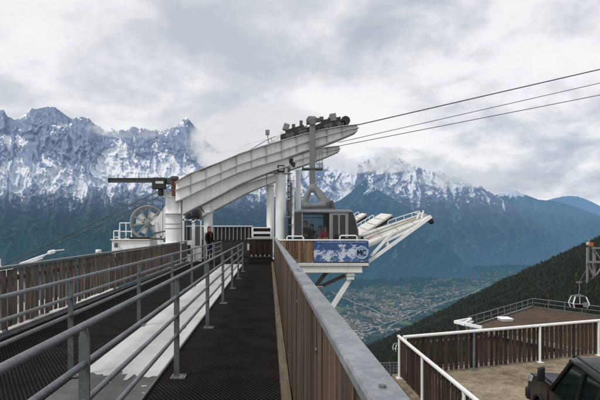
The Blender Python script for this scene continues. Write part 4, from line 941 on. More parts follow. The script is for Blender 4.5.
for (sx_, sy) in ((-.38,-.15),(.38,-.15),(-.38,-1.1),(.38,-1.1)):
    m = MB(); m.hexa([(sx_-.24,sy-.30,1.085),(sx_+.24,sy-.30,1.085),(sx_+.24,sy-.16,1.085),(sx_-.24,sy-.16,1.085),(sx_-.2,sy-.38,1.42),(sx_+.2,sy-.38,1.42),(sx_+.2,sy-.28,1.42),(sx_-.2,sy-.28,1.42)]); m.box(sx_-.12,sx_+.12,sy-.38,sy-.28,1.44,1.60); obj('seat', m, SEATM, t, local=True, bev=.03)
m = MB(); m.path([(-.38+.18*math.cos(a), .35+.05*math.sin(a), 1.16+.17*math.sin(a)) for a in [2*math.pi*i/20 for i in range(20)]], .016, 8, True); obj('steering_wheel', m, plain('grey_wheel', (.20,.21,.21), .5), t, local=True)
obj('dashboard', MB().box(-.76,.76,.46,.86,1.085,1.15), TRIM, t, local=True, bev=.03)

# ================================================================== flat-roofed building below, with roof railing
RZ = -8.55
cr = [(20.6,49.5),(34.4,62.6),(45.0,46.0),(30.5,33.5)]
t = thing('flat_roof_building', 'building with a flat brown gravel roof below the terrace', 'building', (32,48,RZ))
obj('roof', MB().extr([(x,y,RZ-.15) for x,y in cr], (0,0,.15)), ROOFGRAVEL, t)
cg = Vector((sum(p[0] for p in cr)/4, sum(p[1] for p in cr)/4))
big = [((x-cg.x)*1.015+cg.x, (y-cg.y)*1.015+cg.y) for x,y in cr]; sm = [((x-cg.x)*.97+cg.x, (y-cg.y)*.97+cg.y) for x,y in cr]
obj('walls', MB().extr([(x,y,RZ-9) for x,y in sm], (0,0,8.8)), painted('dark_wall', (.06,.052,.045), (.03,.025,.02), .6, .9), t)
m = MB()
for i in range(4): a, b = Vector((*big[i],RZ-.05)), Vector((*big[(i+1)%4],RZ-.05)); m.beam(a, b, .25, .34)
obj('roof_edge', m, painted('roof_edge_metal', (.16,.16,.155), (.15,.13,.12), .5), t)
for j in range(4):
    m = MB(); a, b = Vector((*cr[0],RZ-4)).lerp(Vector((*cr[3],RZ-4)), (j+.6)/4.6), Vector((*cr[0],RZ-4)).lerp(Vector((*cr[3],RZ-4)), (j+1.1)/4.6); m.beam(a, b, .3, 1.4); obj('window', m, DGL, t)
t = thing('roof_railing', 'grey tube railing around the flat brown gravel roof', 'railing', (34.4,62.6,RZ))
m = MB()
for i, nseg in ((0,10),(1,10)):
    a, b = Vector((*cr[i],RZ)), Vector((*cr[(i+1)%4],RZ))
    for h, r in ((1.15,.045),(.62,.03)): m.tube(a+Vector((0,0,h)), b+Vector((0,0,h)), r, 8)
    for k in range(nseg+(i==1)): p = a.lerp(b, k/nseg); obj('post', MB().tube(p, p+Vector((0,0,1.14)), .045, 8), GALV, t)
obj('rails', m, GALV, t)
m = MB(); 
for i in (0,1):
    a, b = Vector((*cr[i],RZ)), Vector((*cr[(i+1)%4],RZ)); m.beam(a+Vector((0,0,.08)), b+Vector((0,0,.08)), .03, .15)
obj('toe_board', m, GALVD, t)
c_ = P(505.0,317.0,53.5); t = thing('skylight', 'small pale skylight box on the flat brown gravel roof', 'skylight', (c_.x,c_.y,RZ))
obj('kerb', MB().box(c_.x-.6,c_.x+.6,c_.y-.6,c_.y+.6,RZ+.002,RZ+.26), CREAM, t, bev=.03); obj('lid', MB().hexa([(c_.x-.68,c_.y-.68,RZ+.262),(c_.x+.68,c_.y-.68,RZ+.262),(c_.x+.68,c_.y+.68,RZ+.262),(c_.x-.68,c_.y+.68,RZ+.262),(c_.x-.52,c_.y-.52,RZ+.36),(c_.x+.52,c_.y-.52,RZ+.36),(c_.x+.52,c_.y+.52,RZ+.36),(c_.x-.52,c_.y+.52,RZ+.36)]), WHITE2, t)
t = thing('steel_canopy', 'white steel canopy frame at the left corner of the flat roof', 'canopy', tuple(P(464,324,46)))
m = MB(); m.beam(P(455,322,46), P(471,319,49), .22, .26); m.beam(P(455,322,46), P(482,327.5,44), .22, .26); m.beam(P(463,324.5,45), P(471,319,49), .2, .2); obj('frame', m, WHITE, t)
m = MB(); m.extr([P(455,322.5,46), P(474,321,48.5), P(466,325.5,45.5)], (0,0,-.12)); obj('roof_panel', m, CREAM, t)
m = MB(); m.tube(P(458,323.5,46), P(458,323.5,46)+Vector((0,0,-9)), .12, 10); obj('post', m, DGREY, t); m = MB().tube(P(468,326.5,45), P(468,326.5,45)+Vector((0,0,-9)), .12, 10); obj('post', m, DGREY, t)

# ================================================================== gondola cabins and their pylon
def gondola(label, c, s, rz):
    t = thing('gondola_cabin', label, 'gondola', tuple(c), rz, local=True, group='small gondola cabins over the forest')
    w0, w1, w2 = .80*s, 1.03*s, .70*s; z0, z1, z2 = 0, .62*s, 1.62*s; d = .85*s
    def ring(w, dd, z): return [(-w,-dd,z),(w,-dd,z),(w,dd,z),(-w,dd,z)]
    a, b, c2 = ring(w0,d*.8,z0), ring(w1,d,z1), ring(w2,d*.75,z2)
    wh = painted('gondola_white', (.80,.80,.79), (.4,.38,.36), .3); gl = plain('gondola_dark_glass', (.012,.010,.012), .35, spec=.2); mr = plain('gondola_maroon', (.022,.008,.010), .5, spec=.2)
    obj('lower_shell', MB().hexa(a+b), mr, t, local=True, bev=.06*s)
    f = .985; sc2 = lambda q: [(x*f, y*f, z) for x,y,z in q]
    obj('window', MB().hexa(sc2([(x,y,z+.005) for x,y,z in b])+sc2(c2)), gl, t, local=True)
    m = MB()
    for i in range(4): m.beam(b[i], c2[i], .13*s, .13*s); m.beam(a[i], b[i], .12*s, .12*s); m.beam(b[i], b[(i+1)%4], .05*s, .05*s)
    for sx in (-.18,): m.beam((sx*w1,-d*1.0,z1), (sx*w2,-d*.76,z2), .05*s, .05*s)
    obj('frame', m, wh, t, local=True)
    obj('roof', MB().hexa([(x*1.05,y*1.05,z+.003) for x,y,z in c2]+[(x*.8,y*.8,z+.16*s) for x,y,z in c2]), DGREY, t, local=True, bev=.03*s)
    obj('ski_rack', MB().box(w1*.2,w1*.8,-d*1.1,-d*1.02,.2*s,.9*s), GREY, t, local=True)
    m = MB(); m.path([(0,0,z2+.1*s),(.02*s,0,z2+.6*s),(.10*s,0,z2+1.1*s),(.06*s,0,z2+2.0*s)], .055*s, 8); m.beam((-.35*s,0,z2+2.0*s),(.4*s,0,z2+2.06*s),.16*s,.20*s); m.beam((-.3*s,0,z2+.22*s),(.3*s,0,z2+.22*s),.10*s,.14*s); obj('hanger', m, GREY, t, local=True)
    return t, z2+2.05*s
g1 = P(578.8,307.5,50); gt, gz = gondola('white framed dark gondola cabin above the roof railing near the lattice pylon', g1, .72, R(-12))
g2 = P(398.2,351.0,150); gt2, gz2 = gondola('tiny distant gondola cabin low over the forest beside the terrace corner', g2, 1.35, R(10))
YP = 660; K = YP/110
t = thing('lattice_pylon', 'grey lattice pylon with a white and orange head rising from the dark forest', 'pylon', tuple(P(592,282,YP)))
PY = painted('pylon_grey', (.24,.25,.25), (.2,.19,.18), .4)
for px, top, w in ((587.3,247.5,.34),(594,247,.48),(604,247,.4)): obj('leg', MB().beam(P(px,288,YP), P(px,top,YP), w*K, w*K), PY, t)
m = MB(); m.beam(P(586.5,262,YP-4), P(606,262,YP-4), .35*K, .45*K); obj('cross_beam', m, PY, t)
m = MB(); m.beam(P(592,248,YP-4), P(606,248,YP-4), .3*K, .35*K); obj('cross_beam', m, PY, t)
for a_, b_ in (((594,250),(602,261)), ((594,279),(604,263)), ((588,263.5),(594,278))): obj('brace', MB().beam(P(*a_,YP-2), P(*b_,YP-2), .25*K, .25*K), PY, t)
obj('mast', MB().beam(P(588.8,262,YP+4), P(588.8,238,YP+4), .24*K, .24*K), PY, t)
c0 = P(590.2,244,YP); obj('signal_box', MB().box(c0.x-.35*K,c0.x+.5*K,YP-.4*K,YP+.4*K,c0.z-.55*K,c0.z+.35*K), plain('signal_orange', (.42,.12,.04), .6), t, bev=.2)
m = MB(); m.box(c0.x-.75*K,c0.x-.37*K,YP-.3*K,YP+.3*K,c0.z-.2*K,c0.z+.5*K); obj('sheave_guard', m, painted('guard_white', (.55,.55,.54), (.3,.28,.26), .4), t)
top1 = g1+Vector((0,0,gz))
m = MB(); pA = P(594,256,YP); m.path([P(700,250,20), top1, pA.lerp(top1,.5)-Vector((0,0,1.5)), pA], .022, 6); o = obj('haul_rope', m, ROPE, loc=tuple(top1)); tag(o, 'gondola haul rope running from the white framed cabin to the lattice pylon', 'cable')
m = MB(); top2 = g2+Vector((0,0,gz2)); m.path([P(640,245,700), pA+Vector((0,0,-.6)), pA.lerp(top2,.5)-Vector((0,0,4)), top2, P(300,368,175)], .02, 6); o = obj('haul_rope', m, ROPE, loc=tuple(top2)); tag(o, 'gondola haul rope descending left over the forest to the tiny distant cabin', 'cable')
# ================================================================== noise helpers (numpy)
def _h(ix, iy, seed):
    n = (ix.astype(np.int64)*374761393 + iy.astype(np.int64)*668265263 + seed*974634777) & 0xFFFFFFFF
    n = ((n ^ (n >> 13)) * 1274126177) & 0xFFFFFFFF
    return ((n ^ (n >> 16)) & 0xFFFFFF) / float(0xFFFFFF)
def pn(x, y, seed):
    x0 = np.floor(x); y0 = np.floor(y); fx = x-x0; fy = y-y0
    u = fx*fx*fx*(fx*(fx*6-15)+10); v = fy*fy*fy*(fy*(fy*6-15)+10)
    def g(ix, iy, dx, dy):
        a = _h(ix, iy, seed)*2*np.pi; return np.cos(a)*dx + np.sin(a)*dy
    a = g(x0,y0,fx,fy); b = g(x0+1,y0,fx-1,fy); c = g(x0,y0+1,fx,fy-1); d = g(x0+1,y0+1,fx-1,fy-1)
    return (a*(1-u)+b*u)*(1-v) + (c*(1-u)+d*u)*v
def fbm(x, y, o, seed, gain=.5):
    s = 0; a = 1; t = 0
    for i in range(o): s = s + a*pn(x*2**i, y*2**i, seed+i*17); t += a; a *= gain
    return s/t*1.6
def ridg(x, y, o, seed, gain=.55):
    s = 0; a = 1; t = 0
    for i in range(o): s = s + a*(1-np.abs(pn(x*2**i, y*2**i, seed+i*31))*2.2); t += a; a *= gain
    return s/t
def ss(a, b, x): t = np.clip((x-a)/(b-a), 0, 1); return t*t*(3-2*t)
def lin(r, g, b): return np.array([(c/255/12.92 if c/255 <= .04045 else ((c/255+.055)/1.055)**2.4) for c in (r,g,b)])

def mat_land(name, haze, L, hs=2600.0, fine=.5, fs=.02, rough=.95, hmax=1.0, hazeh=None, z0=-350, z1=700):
    """land surface: vertex colour + fine noise; blue aerial haze is painted on as emission, by distance and height"""
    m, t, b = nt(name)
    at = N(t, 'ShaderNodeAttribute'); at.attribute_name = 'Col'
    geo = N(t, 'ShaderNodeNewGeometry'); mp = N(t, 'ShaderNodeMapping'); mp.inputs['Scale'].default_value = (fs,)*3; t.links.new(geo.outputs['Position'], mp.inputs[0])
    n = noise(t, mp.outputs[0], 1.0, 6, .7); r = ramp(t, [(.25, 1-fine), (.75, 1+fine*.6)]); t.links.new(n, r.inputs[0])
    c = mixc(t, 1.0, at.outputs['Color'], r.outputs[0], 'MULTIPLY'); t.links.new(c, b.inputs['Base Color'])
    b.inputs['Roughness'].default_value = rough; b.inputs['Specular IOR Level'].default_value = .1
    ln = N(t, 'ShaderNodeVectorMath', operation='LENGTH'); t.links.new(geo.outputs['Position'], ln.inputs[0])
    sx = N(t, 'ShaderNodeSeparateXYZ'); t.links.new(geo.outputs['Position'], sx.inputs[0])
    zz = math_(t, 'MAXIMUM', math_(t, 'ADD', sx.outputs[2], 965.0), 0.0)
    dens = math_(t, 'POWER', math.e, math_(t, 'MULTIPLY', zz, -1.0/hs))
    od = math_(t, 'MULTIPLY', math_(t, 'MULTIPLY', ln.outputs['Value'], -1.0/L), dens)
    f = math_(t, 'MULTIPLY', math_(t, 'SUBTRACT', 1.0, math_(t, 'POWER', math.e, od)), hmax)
    em = N(t, 'ShaderNodeEmission'); em.inputs[0].default_value = (*haze, 1); mx = N(t, 'ShaderNodeMixShader')  # haze put into the surface as a blue glow
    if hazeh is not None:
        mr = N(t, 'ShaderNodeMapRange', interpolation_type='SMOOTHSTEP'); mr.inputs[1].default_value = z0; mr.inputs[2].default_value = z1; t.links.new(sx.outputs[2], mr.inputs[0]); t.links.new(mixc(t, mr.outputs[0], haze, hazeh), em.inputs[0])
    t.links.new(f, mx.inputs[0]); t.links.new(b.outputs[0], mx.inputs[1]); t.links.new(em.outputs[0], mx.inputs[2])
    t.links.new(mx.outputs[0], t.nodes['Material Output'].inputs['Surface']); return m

def grid_mesh(name, X, Y, Z, col, mt, kind='structure'):
    nr, nc = X.shape
    me = bpy.data.meshes.new(name); co = np.stack([X,Y,Z], -1).reshape(-1,3).astype(np.float32)
    i = np.arange(nr*nc).reshape(nr,nc); q = np.stack([i[:-1,:-1], i[:-1,1:], i[1:,1:], i[1:,:-1]], -1).reshape(-1,4)
    me.vertices.add(len(co)); me.vertices.foreach_set('co', co.ravel()); me.loops.add(q.size); me.loops.foreach_set('vertex_index', q.ravel().astype(np.int32))
    me.polygons.add(len(q)); me.polygons.foreach_set('loop_start', (np.arange(len(q))*4).astype(np.int32)); me.update(calc_edges=True); me.validate()
    me.shade_smooth()
    a = me.color_attributes.new('Col', 'FLOAT_COLOR', 'POINT'); a.data.foreach_set('color', np.concatenate([col.reshape(-1,3), np.ones((nr*nc,1))], 1).astype(np.float32).ravel())
    me.materials.append(mt); o = bpy.data.objects.new(name, me); C.objects.link(o); o['kind'] = kind; return o
def mix3(a, b, f): return a*(1-f[...,None]) + b*f[...,None]

def boxblur(A, k):
    for ax in (0, 1):
        p = [(0,0),(0,0)]; p[ax] = (k+1, k); c = np.cumsum(np.pad(A, p, mode='edge'), axis=ax)
        A = ((c[2*k+1:] - c[:-2*k-1]) if ax == 0 else (c[:, 2*k+1:] - c[:, :-2*k-1]))/(2*k+1)
    return A
def massif(name, sky, foot, x0, x1, step, rows, Yf, Yc, jag, amp, colf, mt, seed, spur=30.0, tilt=0.0):
    """mountain range: crest line measured off the photograph at distance Yc, foot at Yf, gullied face between"""
    px = np.arange(x0, x1, step); sy = np.interp(px, [p[0] for p in sky], [p[1] for p in sky]); fy = np.interp(px, [p[0] for p in foot], [p[1] for p in foot])
    sy = sy + jag*(fbm(px/7.0, px*0+seed, 5, seed, .6)) - .5*jag*np.maximum(0, ridg(px/4.0, px*0, 3, seed+3)-.55)
    v = np.linspace(0, 1, rows)[:,None]; PXg = np.repeat(px[None], rows, 0); PYg = fy*(1-v) + sy*v
    yf = np.interp(px, *Yf) if isinstance(Yf, tuple) else Yf; yc = np.interp(px, *Yc) if isinstance(Yc, tuple) else Yc
    D = yf*(1-v) + yc*v
    wx = PXg + 9*fbm(PXg/40, PYg/40, 3, seed+50); wy = PYg + 9*fbm(PXg/40, PYg/40, 3, seed+60)
    r1 = ridg(wx/spur + tilt*wy/spur, wy/(spur*2.2), 6, seed+5); r2 = ridg((wx-.6*wy)/14, (wy+.4*wx)/18, 5, seed+9)
    env = np.sin(np.pi*np.clip(v, 0, 1))**.6
    r3 = ridg((wx+.3*wy)/8, (wy-.2*wx)/17, 5, seed+13, .6)
    D = D*(1 - amp*env*(r1-.4) - amp*.45*env*(r2-.5) - amp*.22*env*(r3-.5))
    X = (PXg-CX)*D/F; Z = EYE - (PYg-HY)*D/F
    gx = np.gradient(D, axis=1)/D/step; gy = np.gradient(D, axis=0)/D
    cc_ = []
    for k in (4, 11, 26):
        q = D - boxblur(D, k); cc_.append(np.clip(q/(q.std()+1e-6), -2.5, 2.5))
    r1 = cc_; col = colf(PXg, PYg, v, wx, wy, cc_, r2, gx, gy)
    # rear side of the range
    Xb = X[-1:]*1.12; Yb = D[-1:]*1.12; Zb = Z[-1:]-np.abs(Z[-1:])*.6-300
    return grid_mesh(name, np.concatenate([X, Xb]), np.concatenate([D, Yb]), np.concatenate([Z, Zb]), np.concatenate([col, col[-1:]]), mt)

SNOW = np.array((.97,.97,.97)); ROCK = np.array((.27,.31,.41)); ROCKD = np.array((.14,.175,.27)); FOR = np.array((.012,.030,.034)); FORL = np.array((.03,.06,.05))

# ---- left massif
skyA = [(-170,112),(-60,118),(-20,110),(0,111),(3,109),(8,117),(15,120),(20,118),(27,113),(32,107.5),(37,110),(41,108),(48,107),(55,107.5),(60,111),(66,115),(72,119),(80,117),(88,118),(98,126),(105,131),(112,128),(118,131),(125,129.5),(132,126.5),(140,128),(150,129.5),(160,131),(170,128),(176,126),(180,122.5),(184,119),(187,116),(190,121),(195,127),(200,131),(205,137),(208,143),(214,146),(222,152),(235,157),(250,158),(265,162),(280,170),(295,181),(310,193),(330,208),(345,220)]
footA = [(-170,350),(200,345),(250,330),(300,306),(345,294)]
def colA(px, py, v, wx, wy, r1, r2, gx, gy):
    n1 = fbm(wx/17, wy/14, 5, 101, .55); n2 = fbm((wx-.75*wy)/3.6, (wy+.5*wx)/9.5, 4, 121, .6); n3 = fbm(px/1.6, py/1.6, 3, 131, .6); n4 = fbm(wx/46, wy/30, 3, 141)
    yy = py + 6*n4
    # snow cover by height: patchy walls, bright snow fields, streaks, forest
    yq = py + 5*fbm(px/60, py*0, 3, 88)
    base = np.interp(yq, [100,128,145,156,166,174,183,190,198,206,214,222], [-.08,-.06,-.10,-.02,.26,.46,.40,.15,-.09,-.28,-.68,-1.5])
    base = base - .06 + np.where(px > 125, .05, 0)*ss(185,150,py) + .40*np.exp(-((px-118)/11)**2)*np.exp(-((py-150)/14)**2) + .3*np.exp(-((px-62)/10)**2-((py-128)/7)**2) + .3*np.exp(-((px-12)/16)**2-((py-142)/6)**2)
    base = base - .34*np.exp(-((px-75)/24)**2-((py-150)/19)**2) - .26*np.exp(-((px-33)/9)**2-((py-152)/9)**2) - .22*np.exp(-((px-192)/16)**2-((py-142)/14)**2)
    q1 = ridg((wx-1.1*wy)/11, (wy+.25*wx)/17, 5, 151, .62)-.56; q2 = ridg((wx+1.3*wy)/9, (wy-.3*wx)/15, 5, 161, .62)-.56; q3 = ridg(px/5+py/14, py/3.5, 4, 171, .65)-.55
    s = 1.15*base + .34*n1 + .14*n2 + .20*n3 + .20*np.maximum(q1,q2) + .30*q3 + .045*r1[0] + .070*r1[1] + .06*r1[2] + .03
    s = s + .06*(r1[1]+r1[2])*ss(150,175,py)
    snow = ss(.135, .185, s)
    rk = mix3(ROCK, ROCKD, np.clip(.5+1.3*n2+.8*n3, 0, 1)); lowrk = np.array((.075,.085,.095))
    rk = mix3(rk, lowrk, ss(180, 205, yy)*.8)
    fo = mix3(FOR, FORL, np.clip(.35+1.1*n1+.7*n2, 0, 1)); fo = mix3(fo, np.array((.05,.075,.075)), ss(.25,.6,n2+.5*n1)*ss(240,205,py)*.7)
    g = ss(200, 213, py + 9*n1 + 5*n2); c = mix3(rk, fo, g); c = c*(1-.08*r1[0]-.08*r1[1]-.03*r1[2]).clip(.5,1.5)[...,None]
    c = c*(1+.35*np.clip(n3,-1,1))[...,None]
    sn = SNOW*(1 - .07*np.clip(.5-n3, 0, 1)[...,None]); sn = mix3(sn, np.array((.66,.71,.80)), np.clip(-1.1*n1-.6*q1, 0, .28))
    return mix3(c, sn, snow)
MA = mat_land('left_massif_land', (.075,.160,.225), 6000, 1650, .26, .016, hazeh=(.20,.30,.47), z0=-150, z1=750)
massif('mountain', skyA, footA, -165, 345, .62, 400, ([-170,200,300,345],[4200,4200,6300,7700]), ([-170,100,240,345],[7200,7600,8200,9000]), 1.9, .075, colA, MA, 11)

# ---- wooded spur right of the station
skyE = [(275,228),(300,216),(325,206),(340,200),(350,193),(357,186),(363,180.5),(368,183),(374,187.5),(382,192),(390,196.5),(404,205),(417,213.5),(430,225),(440,235),(452,249),(462,260),(472,268),(482,277)]
footE = [(275,297),(310,292),(345,288.5),(400,284),(440,282),(480,281)]
def colE(px, py, v, wx, wy, r1, r2, gx, gy):
    n1 = fbm(wx/20, wy/16, 5, 201); n2 = fbm((wx+.7*wy)/4, wy/7, 4, 211, .6); n3 = fbm(px/1.7, py/1.7, 3, 221, .6)
    c = mix3(FOR*1.0, FORL*1.1, np.clip(.35+.9*n1+.5*n3, 0, 1)); c = mix3(c, np.array((.10,.115,.13)), ss(.05,.5,n2+.4*n1-.6*(py-195)/40)*.8)
    md = ss(.30,.42,n1+.3*n2)*ss(235,262,py); c = mix3(c, np.array((.12,.17,.085)), md*.8)
    sn = ss(.42,.54, n2*.8+.25*n3+.5*n1-(py-196)/42.0)*(px > 345)
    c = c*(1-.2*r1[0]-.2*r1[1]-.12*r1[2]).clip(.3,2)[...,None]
    return mix3(c*(1+.4*n3)[...,None], SNOW, sn*.85)
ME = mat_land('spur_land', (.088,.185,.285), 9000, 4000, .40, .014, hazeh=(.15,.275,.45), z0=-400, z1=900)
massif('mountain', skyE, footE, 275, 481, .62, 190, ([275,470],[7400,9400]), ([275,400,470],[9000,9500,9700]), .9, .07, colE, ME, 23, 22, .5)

# ---- the great snow mountain on the right
skyB = [(255,165),(290,158),(305,154),(316,159),(325,161),(335,159),(345,163),(352,159),(360,157),(368,155),(375,152.5),(385,153.5),(395,155),(402,159),(410,164),(420,167),(430,169.5),(440,172),(450,174.5),(458,176),(465,179),(472,181.5),(479,183),(486,189),(493,194),(500,198.5),(510,204),(525,214),(545,228),(560,238)]
footB = [(255,292),(350,276),(420,271),(480,268),(560,267)]
def colB(px, py, v, wx, wy, r1, r2, gx, gy):
    n1 = fbm(wx/15, wy/13, 5, 301, .55); n2 = fbm((wx+.55*wy)/3.4, (wy-.4*wx)/9, 4, 311, .6); n3 = fbm(px/1.6, py/1.6, 3, 321, .6)
    lim = np.interp(px, [250,340,352,362,375,392,405,430,455,480,500], [200,204,206,182,190,200,197,193,194,193,200])
    base = np.interp(py-lim, [-60,-45,-30,-18,-8,0,7,14,24], [.35,.18,.12,.12,.06,-.06,-.22,-.5,-1.3])
    gl = np.exp(-((px-(349-.24*(py-180)))/6.0)**2)*ss(150,165,py)*ss(209,202,py); base = base + .85*gl
    base = base - .42*np.exp(-((px-362)/9)**2-((py-180)/10)**2) - .32*np.exp(-((px-384)/7)**2-((py-164)/5)**2)+ .25*np.exp(-((px-378)/14)**2-((py-184)/5)**2)
    for (cx_, t0, t1, sl) in ((411,186,212,.08),(420,190,206,-.1),(503,205,222,.30),(396,188,203,.25),(442,186,200,.35)):
        base = base + .55*np.exp(-((px-cx_-sl*(py-t0))/1.6)**2)*ss(t0-4,t0+2,py)*ss(t1+5,t1-4,py)
    q1 = ridg((wx-.9*wy)/9, (wy+.25*wx)/16, 5, 351, .62)-.56; q2 = ridg((wx+1.0*wy)/8, (wy-.3*wx)/14, 5, 361, .62)-.56; q3 = ridg(px/4+py/12, py/3.5, 4, 371, .65)-.55
    s = base + .26*n1 + .12*n2 + .14*n3 + .14*np.maximum(q1,q2) + .18*q3 + .09*r1[0] + .11*r1[1] + .08*r1[2] + .03
    snow = ss(.13,.19,s)
    rk = mix3(np.array((.095,.125,.185)), np.array((.05,.07,.11)), np.clip(.5+1.2*n2+.6*n3,0,1))
    fo = mix3(FOR, FORL*1.2, np.clip(.4+n1+.5*n3,0,1)); c = mix3(rk, fo, ss(-2,18,py-lim+10*n1))
    md = ss(.35,.5,n1+.35*n2)*ss(240,258,py); c = mix3(c, np.array((.10,.14,.08)), md*.7)
    sc_ = ss(.45,.62,n2+.5*n1)*ss(200,215,py)*ss(250,225,py); c = mix3(c, np.array((.16,.16,.16)), sc_*.6)
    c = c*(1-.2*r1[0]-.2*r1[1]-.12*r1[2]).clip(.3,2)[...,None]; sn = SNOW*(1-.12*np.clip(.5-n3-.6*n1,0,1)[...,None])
    return mix3(c*(1+.3*n3)[...,None], sn, snow)
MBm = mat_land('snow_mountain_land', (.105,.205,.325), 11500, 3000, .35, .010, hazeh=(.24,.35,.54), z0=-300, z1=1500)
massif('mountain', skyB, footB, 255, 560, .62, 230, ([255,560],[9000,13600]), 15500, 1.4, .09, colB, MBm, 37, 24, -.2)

# ---- dark ridge farther right with a small snowy peak, and the farthest pale ridge
skyC = [(440,222),(470,206),(484,199),(494,195.5),(503,192.5),(511,189.3),(516,190.5),(522,193.5),(530,196.5),(539,199.8),(548,200.5),(556,201.5),(566,204),(580,208.5),(600,216),(640,228),(700,245)]
footC = [(440,267),(700,267)]
def colC(px, py, v, wx, wy, r1, r2, gx, gy):
    n1 = fbm(wx/22, wy/18, 5, 401); n2 = fbm((wx+.8*wy)/5, wy/9, 4, 411, .6); n3 = fbm(px/1.7, py/1.7, 3, 421, .6)
    c = mix3(FOR, FORL*1.3, np.clip(.4+.9*n1+.5*n3,0,1)); c = mix3(c, np.array((.11,.12,.13)), ss(.15,.5,n2+.3*n1-(py-208)/30)*.7)
    snow = ss(.0,.22, .45-(py-193)/11.0*1.0 + .5*n2 + .3*n3 - ((px-513)/22.0)**2*.5)*(px < 545) + ss(.3,.4,n2*.3+np.exp(-((px-513.5)/2.6)**2-((py-209)/1.3)**2)*.9)
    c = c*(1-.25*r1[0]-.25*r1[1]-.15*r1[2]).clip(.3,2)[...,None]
    return mix3(c*(1+.3*n3)[...,None], SNOW*.95, np.clip(snow,0,1))
MC = mat_land('far_ridge_land', (.110,.215,.335), 12000, 6000, .4, .008, hazeh=(.15,.28,.44), z0=-300, z1=900)
massif('mountain', skyC, footC, 440, 700, .8, 120, ([440,700],[13800,14200]), 17500, .5, .05, colC, MC, 51, 30, -.5)
skyD = [(530,204),(545,201),(556,197.8),(563,196.5),(572,195.8),(578,196.5),(585,199),(592,202),(600,206),(615,211),(640,214),(700,222)]
def colD(px, py, v, wx, wy, r1, r2, gx, gy):
    n1 = fbm(wx/14, wy/8, 4, 501); n3 = fbm(px/2, py/2, 3, 511); c = mix3(FOR*2, FORL*2, np.clip(.5+n1,0,1))
    return mix3(c, SNOW*.8, ss(.35,.6,n3+.5*n1-(py-197)/5.0+.2)*.8)
MD = mat_land('farthest_ridge_land', (.17,.31,.50), 12000, 9000, .3, .006)
massif('mountain', skyD, [(530,245),(700,245)], 530, 700, 1.0, 60, 22000, 26000, .4, .03, colD, MD, 61, 30)

# ================================================================== valley floor
VZ = -965.0
vx = np.arange(-420, 1020, 1.6); vrow = 1/np.linspace(1/15500, 1/1500, 420); PXg, Dg = np.meshgrid(vx, vrow[::-1])
Xv = (PXg-CX)*Dg/F
hills = 60*np.maximum(0, fbm(Xv/1500, Dg/1900, 4, 601)) + 12*fbm(Xv/300, Dg/300, 3, 611)
PYv = HY + F*(EYE-VZ)/Dg
fy_ = np.interp(PXg, [250,345,440,480,500,600,700], [292,287,281,279,270,267,266]); hills = hills + 130*np.exp(-((PYv-fy_+1)/5.5)**2)*np.maximum(0, .35+fbm(PXg/24, PYv/9, 4, 655))
hills = hills + 200*np.exp(-((PXg-372)/46)**2)*np.exp(-((PYv-268)/15)**2)
fn = fbm(Xv/620, Dg/900, 5, 621, .55); fn2 = fbm(Xv/150, Dg/260, 4, 631, .6); fn3 = fbm(Xv/45, Dg/70, 3, 641, .6)
town = np.zeros_like(Xv)
TB = [(352,294,22,7,1.),(385,298,30,9,1.),(415,303,26,8,1.),(362,318,26,10,1.),(345,330,22,12,1.),(395,312,22,9,.9),(378,332,20,8,.8),(450,292,24,6,.8),(480,281,28,5,.9),(510,275,22,4,.8),(430,285,18,5,.6),(395,284,16,5,.5),(372,275,16,3,.4),(530,270,18,3,.6),(318,318,14,12,.7)]
for (a, b, sx_, sy_, w) in TB: town = np.maximum(town, w*np.exp(-((PXg-a)/sx_)**2-((PYv-b)/sy_)**2))
town = town*(.7+.8*fn2)
c = mix3(np.array((.012,.026,.020)), np.array((.035,.055,.034)), np.clip(.4+.9*fn2+.5*fn3,0,1))
mead = ss(.12,.26,fn+.35*fn2 - .05)*ss(1,8,PYv-fy_); c = mix3(c, np.array((.125,.175,.062)), mead*.9)
mead2 = ss(.0,.2,fn2)*np.exp(-((PXg-342)/14)**2-((PYv-309)/3.5)**2)*1.2; c = mix3(c, np.array((.17,.20,.075)), np.clip(mead2,0,1))
mead3 = np.exp(-((PXg-445)/9)**2-((PYv-281)/3)**2); c = mix3(c, np.array((.20,.22,.11)), ss(.35,.7,mead3+.3*fn2))
tw = ss(.22,.55,town); tc = mix3(np.array((.035,.048,.032)), np.array((.12,.12,.105)), np.clip(.3+1.2*fn3+.5*fn2,0,1)); c = mix3(c, tc, tw*.9)
c = c*(1+.4*fn3)[...,None]
hills = hills*(1-.9*np.clip(tw,0,1))
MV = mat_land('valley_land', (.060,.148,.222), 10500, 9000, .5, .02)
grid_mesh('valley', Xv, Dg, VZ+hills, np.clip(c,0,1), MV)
def vground(px, py): D = F*(EYE-VZ)/(py-HY); return Vector(((px-CX)*D/F, D, VZ))
from mathutils.bvhtree import BVHTree
vo_ = bpy.data.objects['valley']; bvh = BVHTree.FromPolygons([v.co for v in vo_.data.vertices], [tuple(p.vertices) for p in vo_.data.polygons])
def vhit(x, y):
    h = bvh.ray_cast(Vector((x,y,3000)), Vector((0,0,-1))); return h[0].z if h[0] else VZ
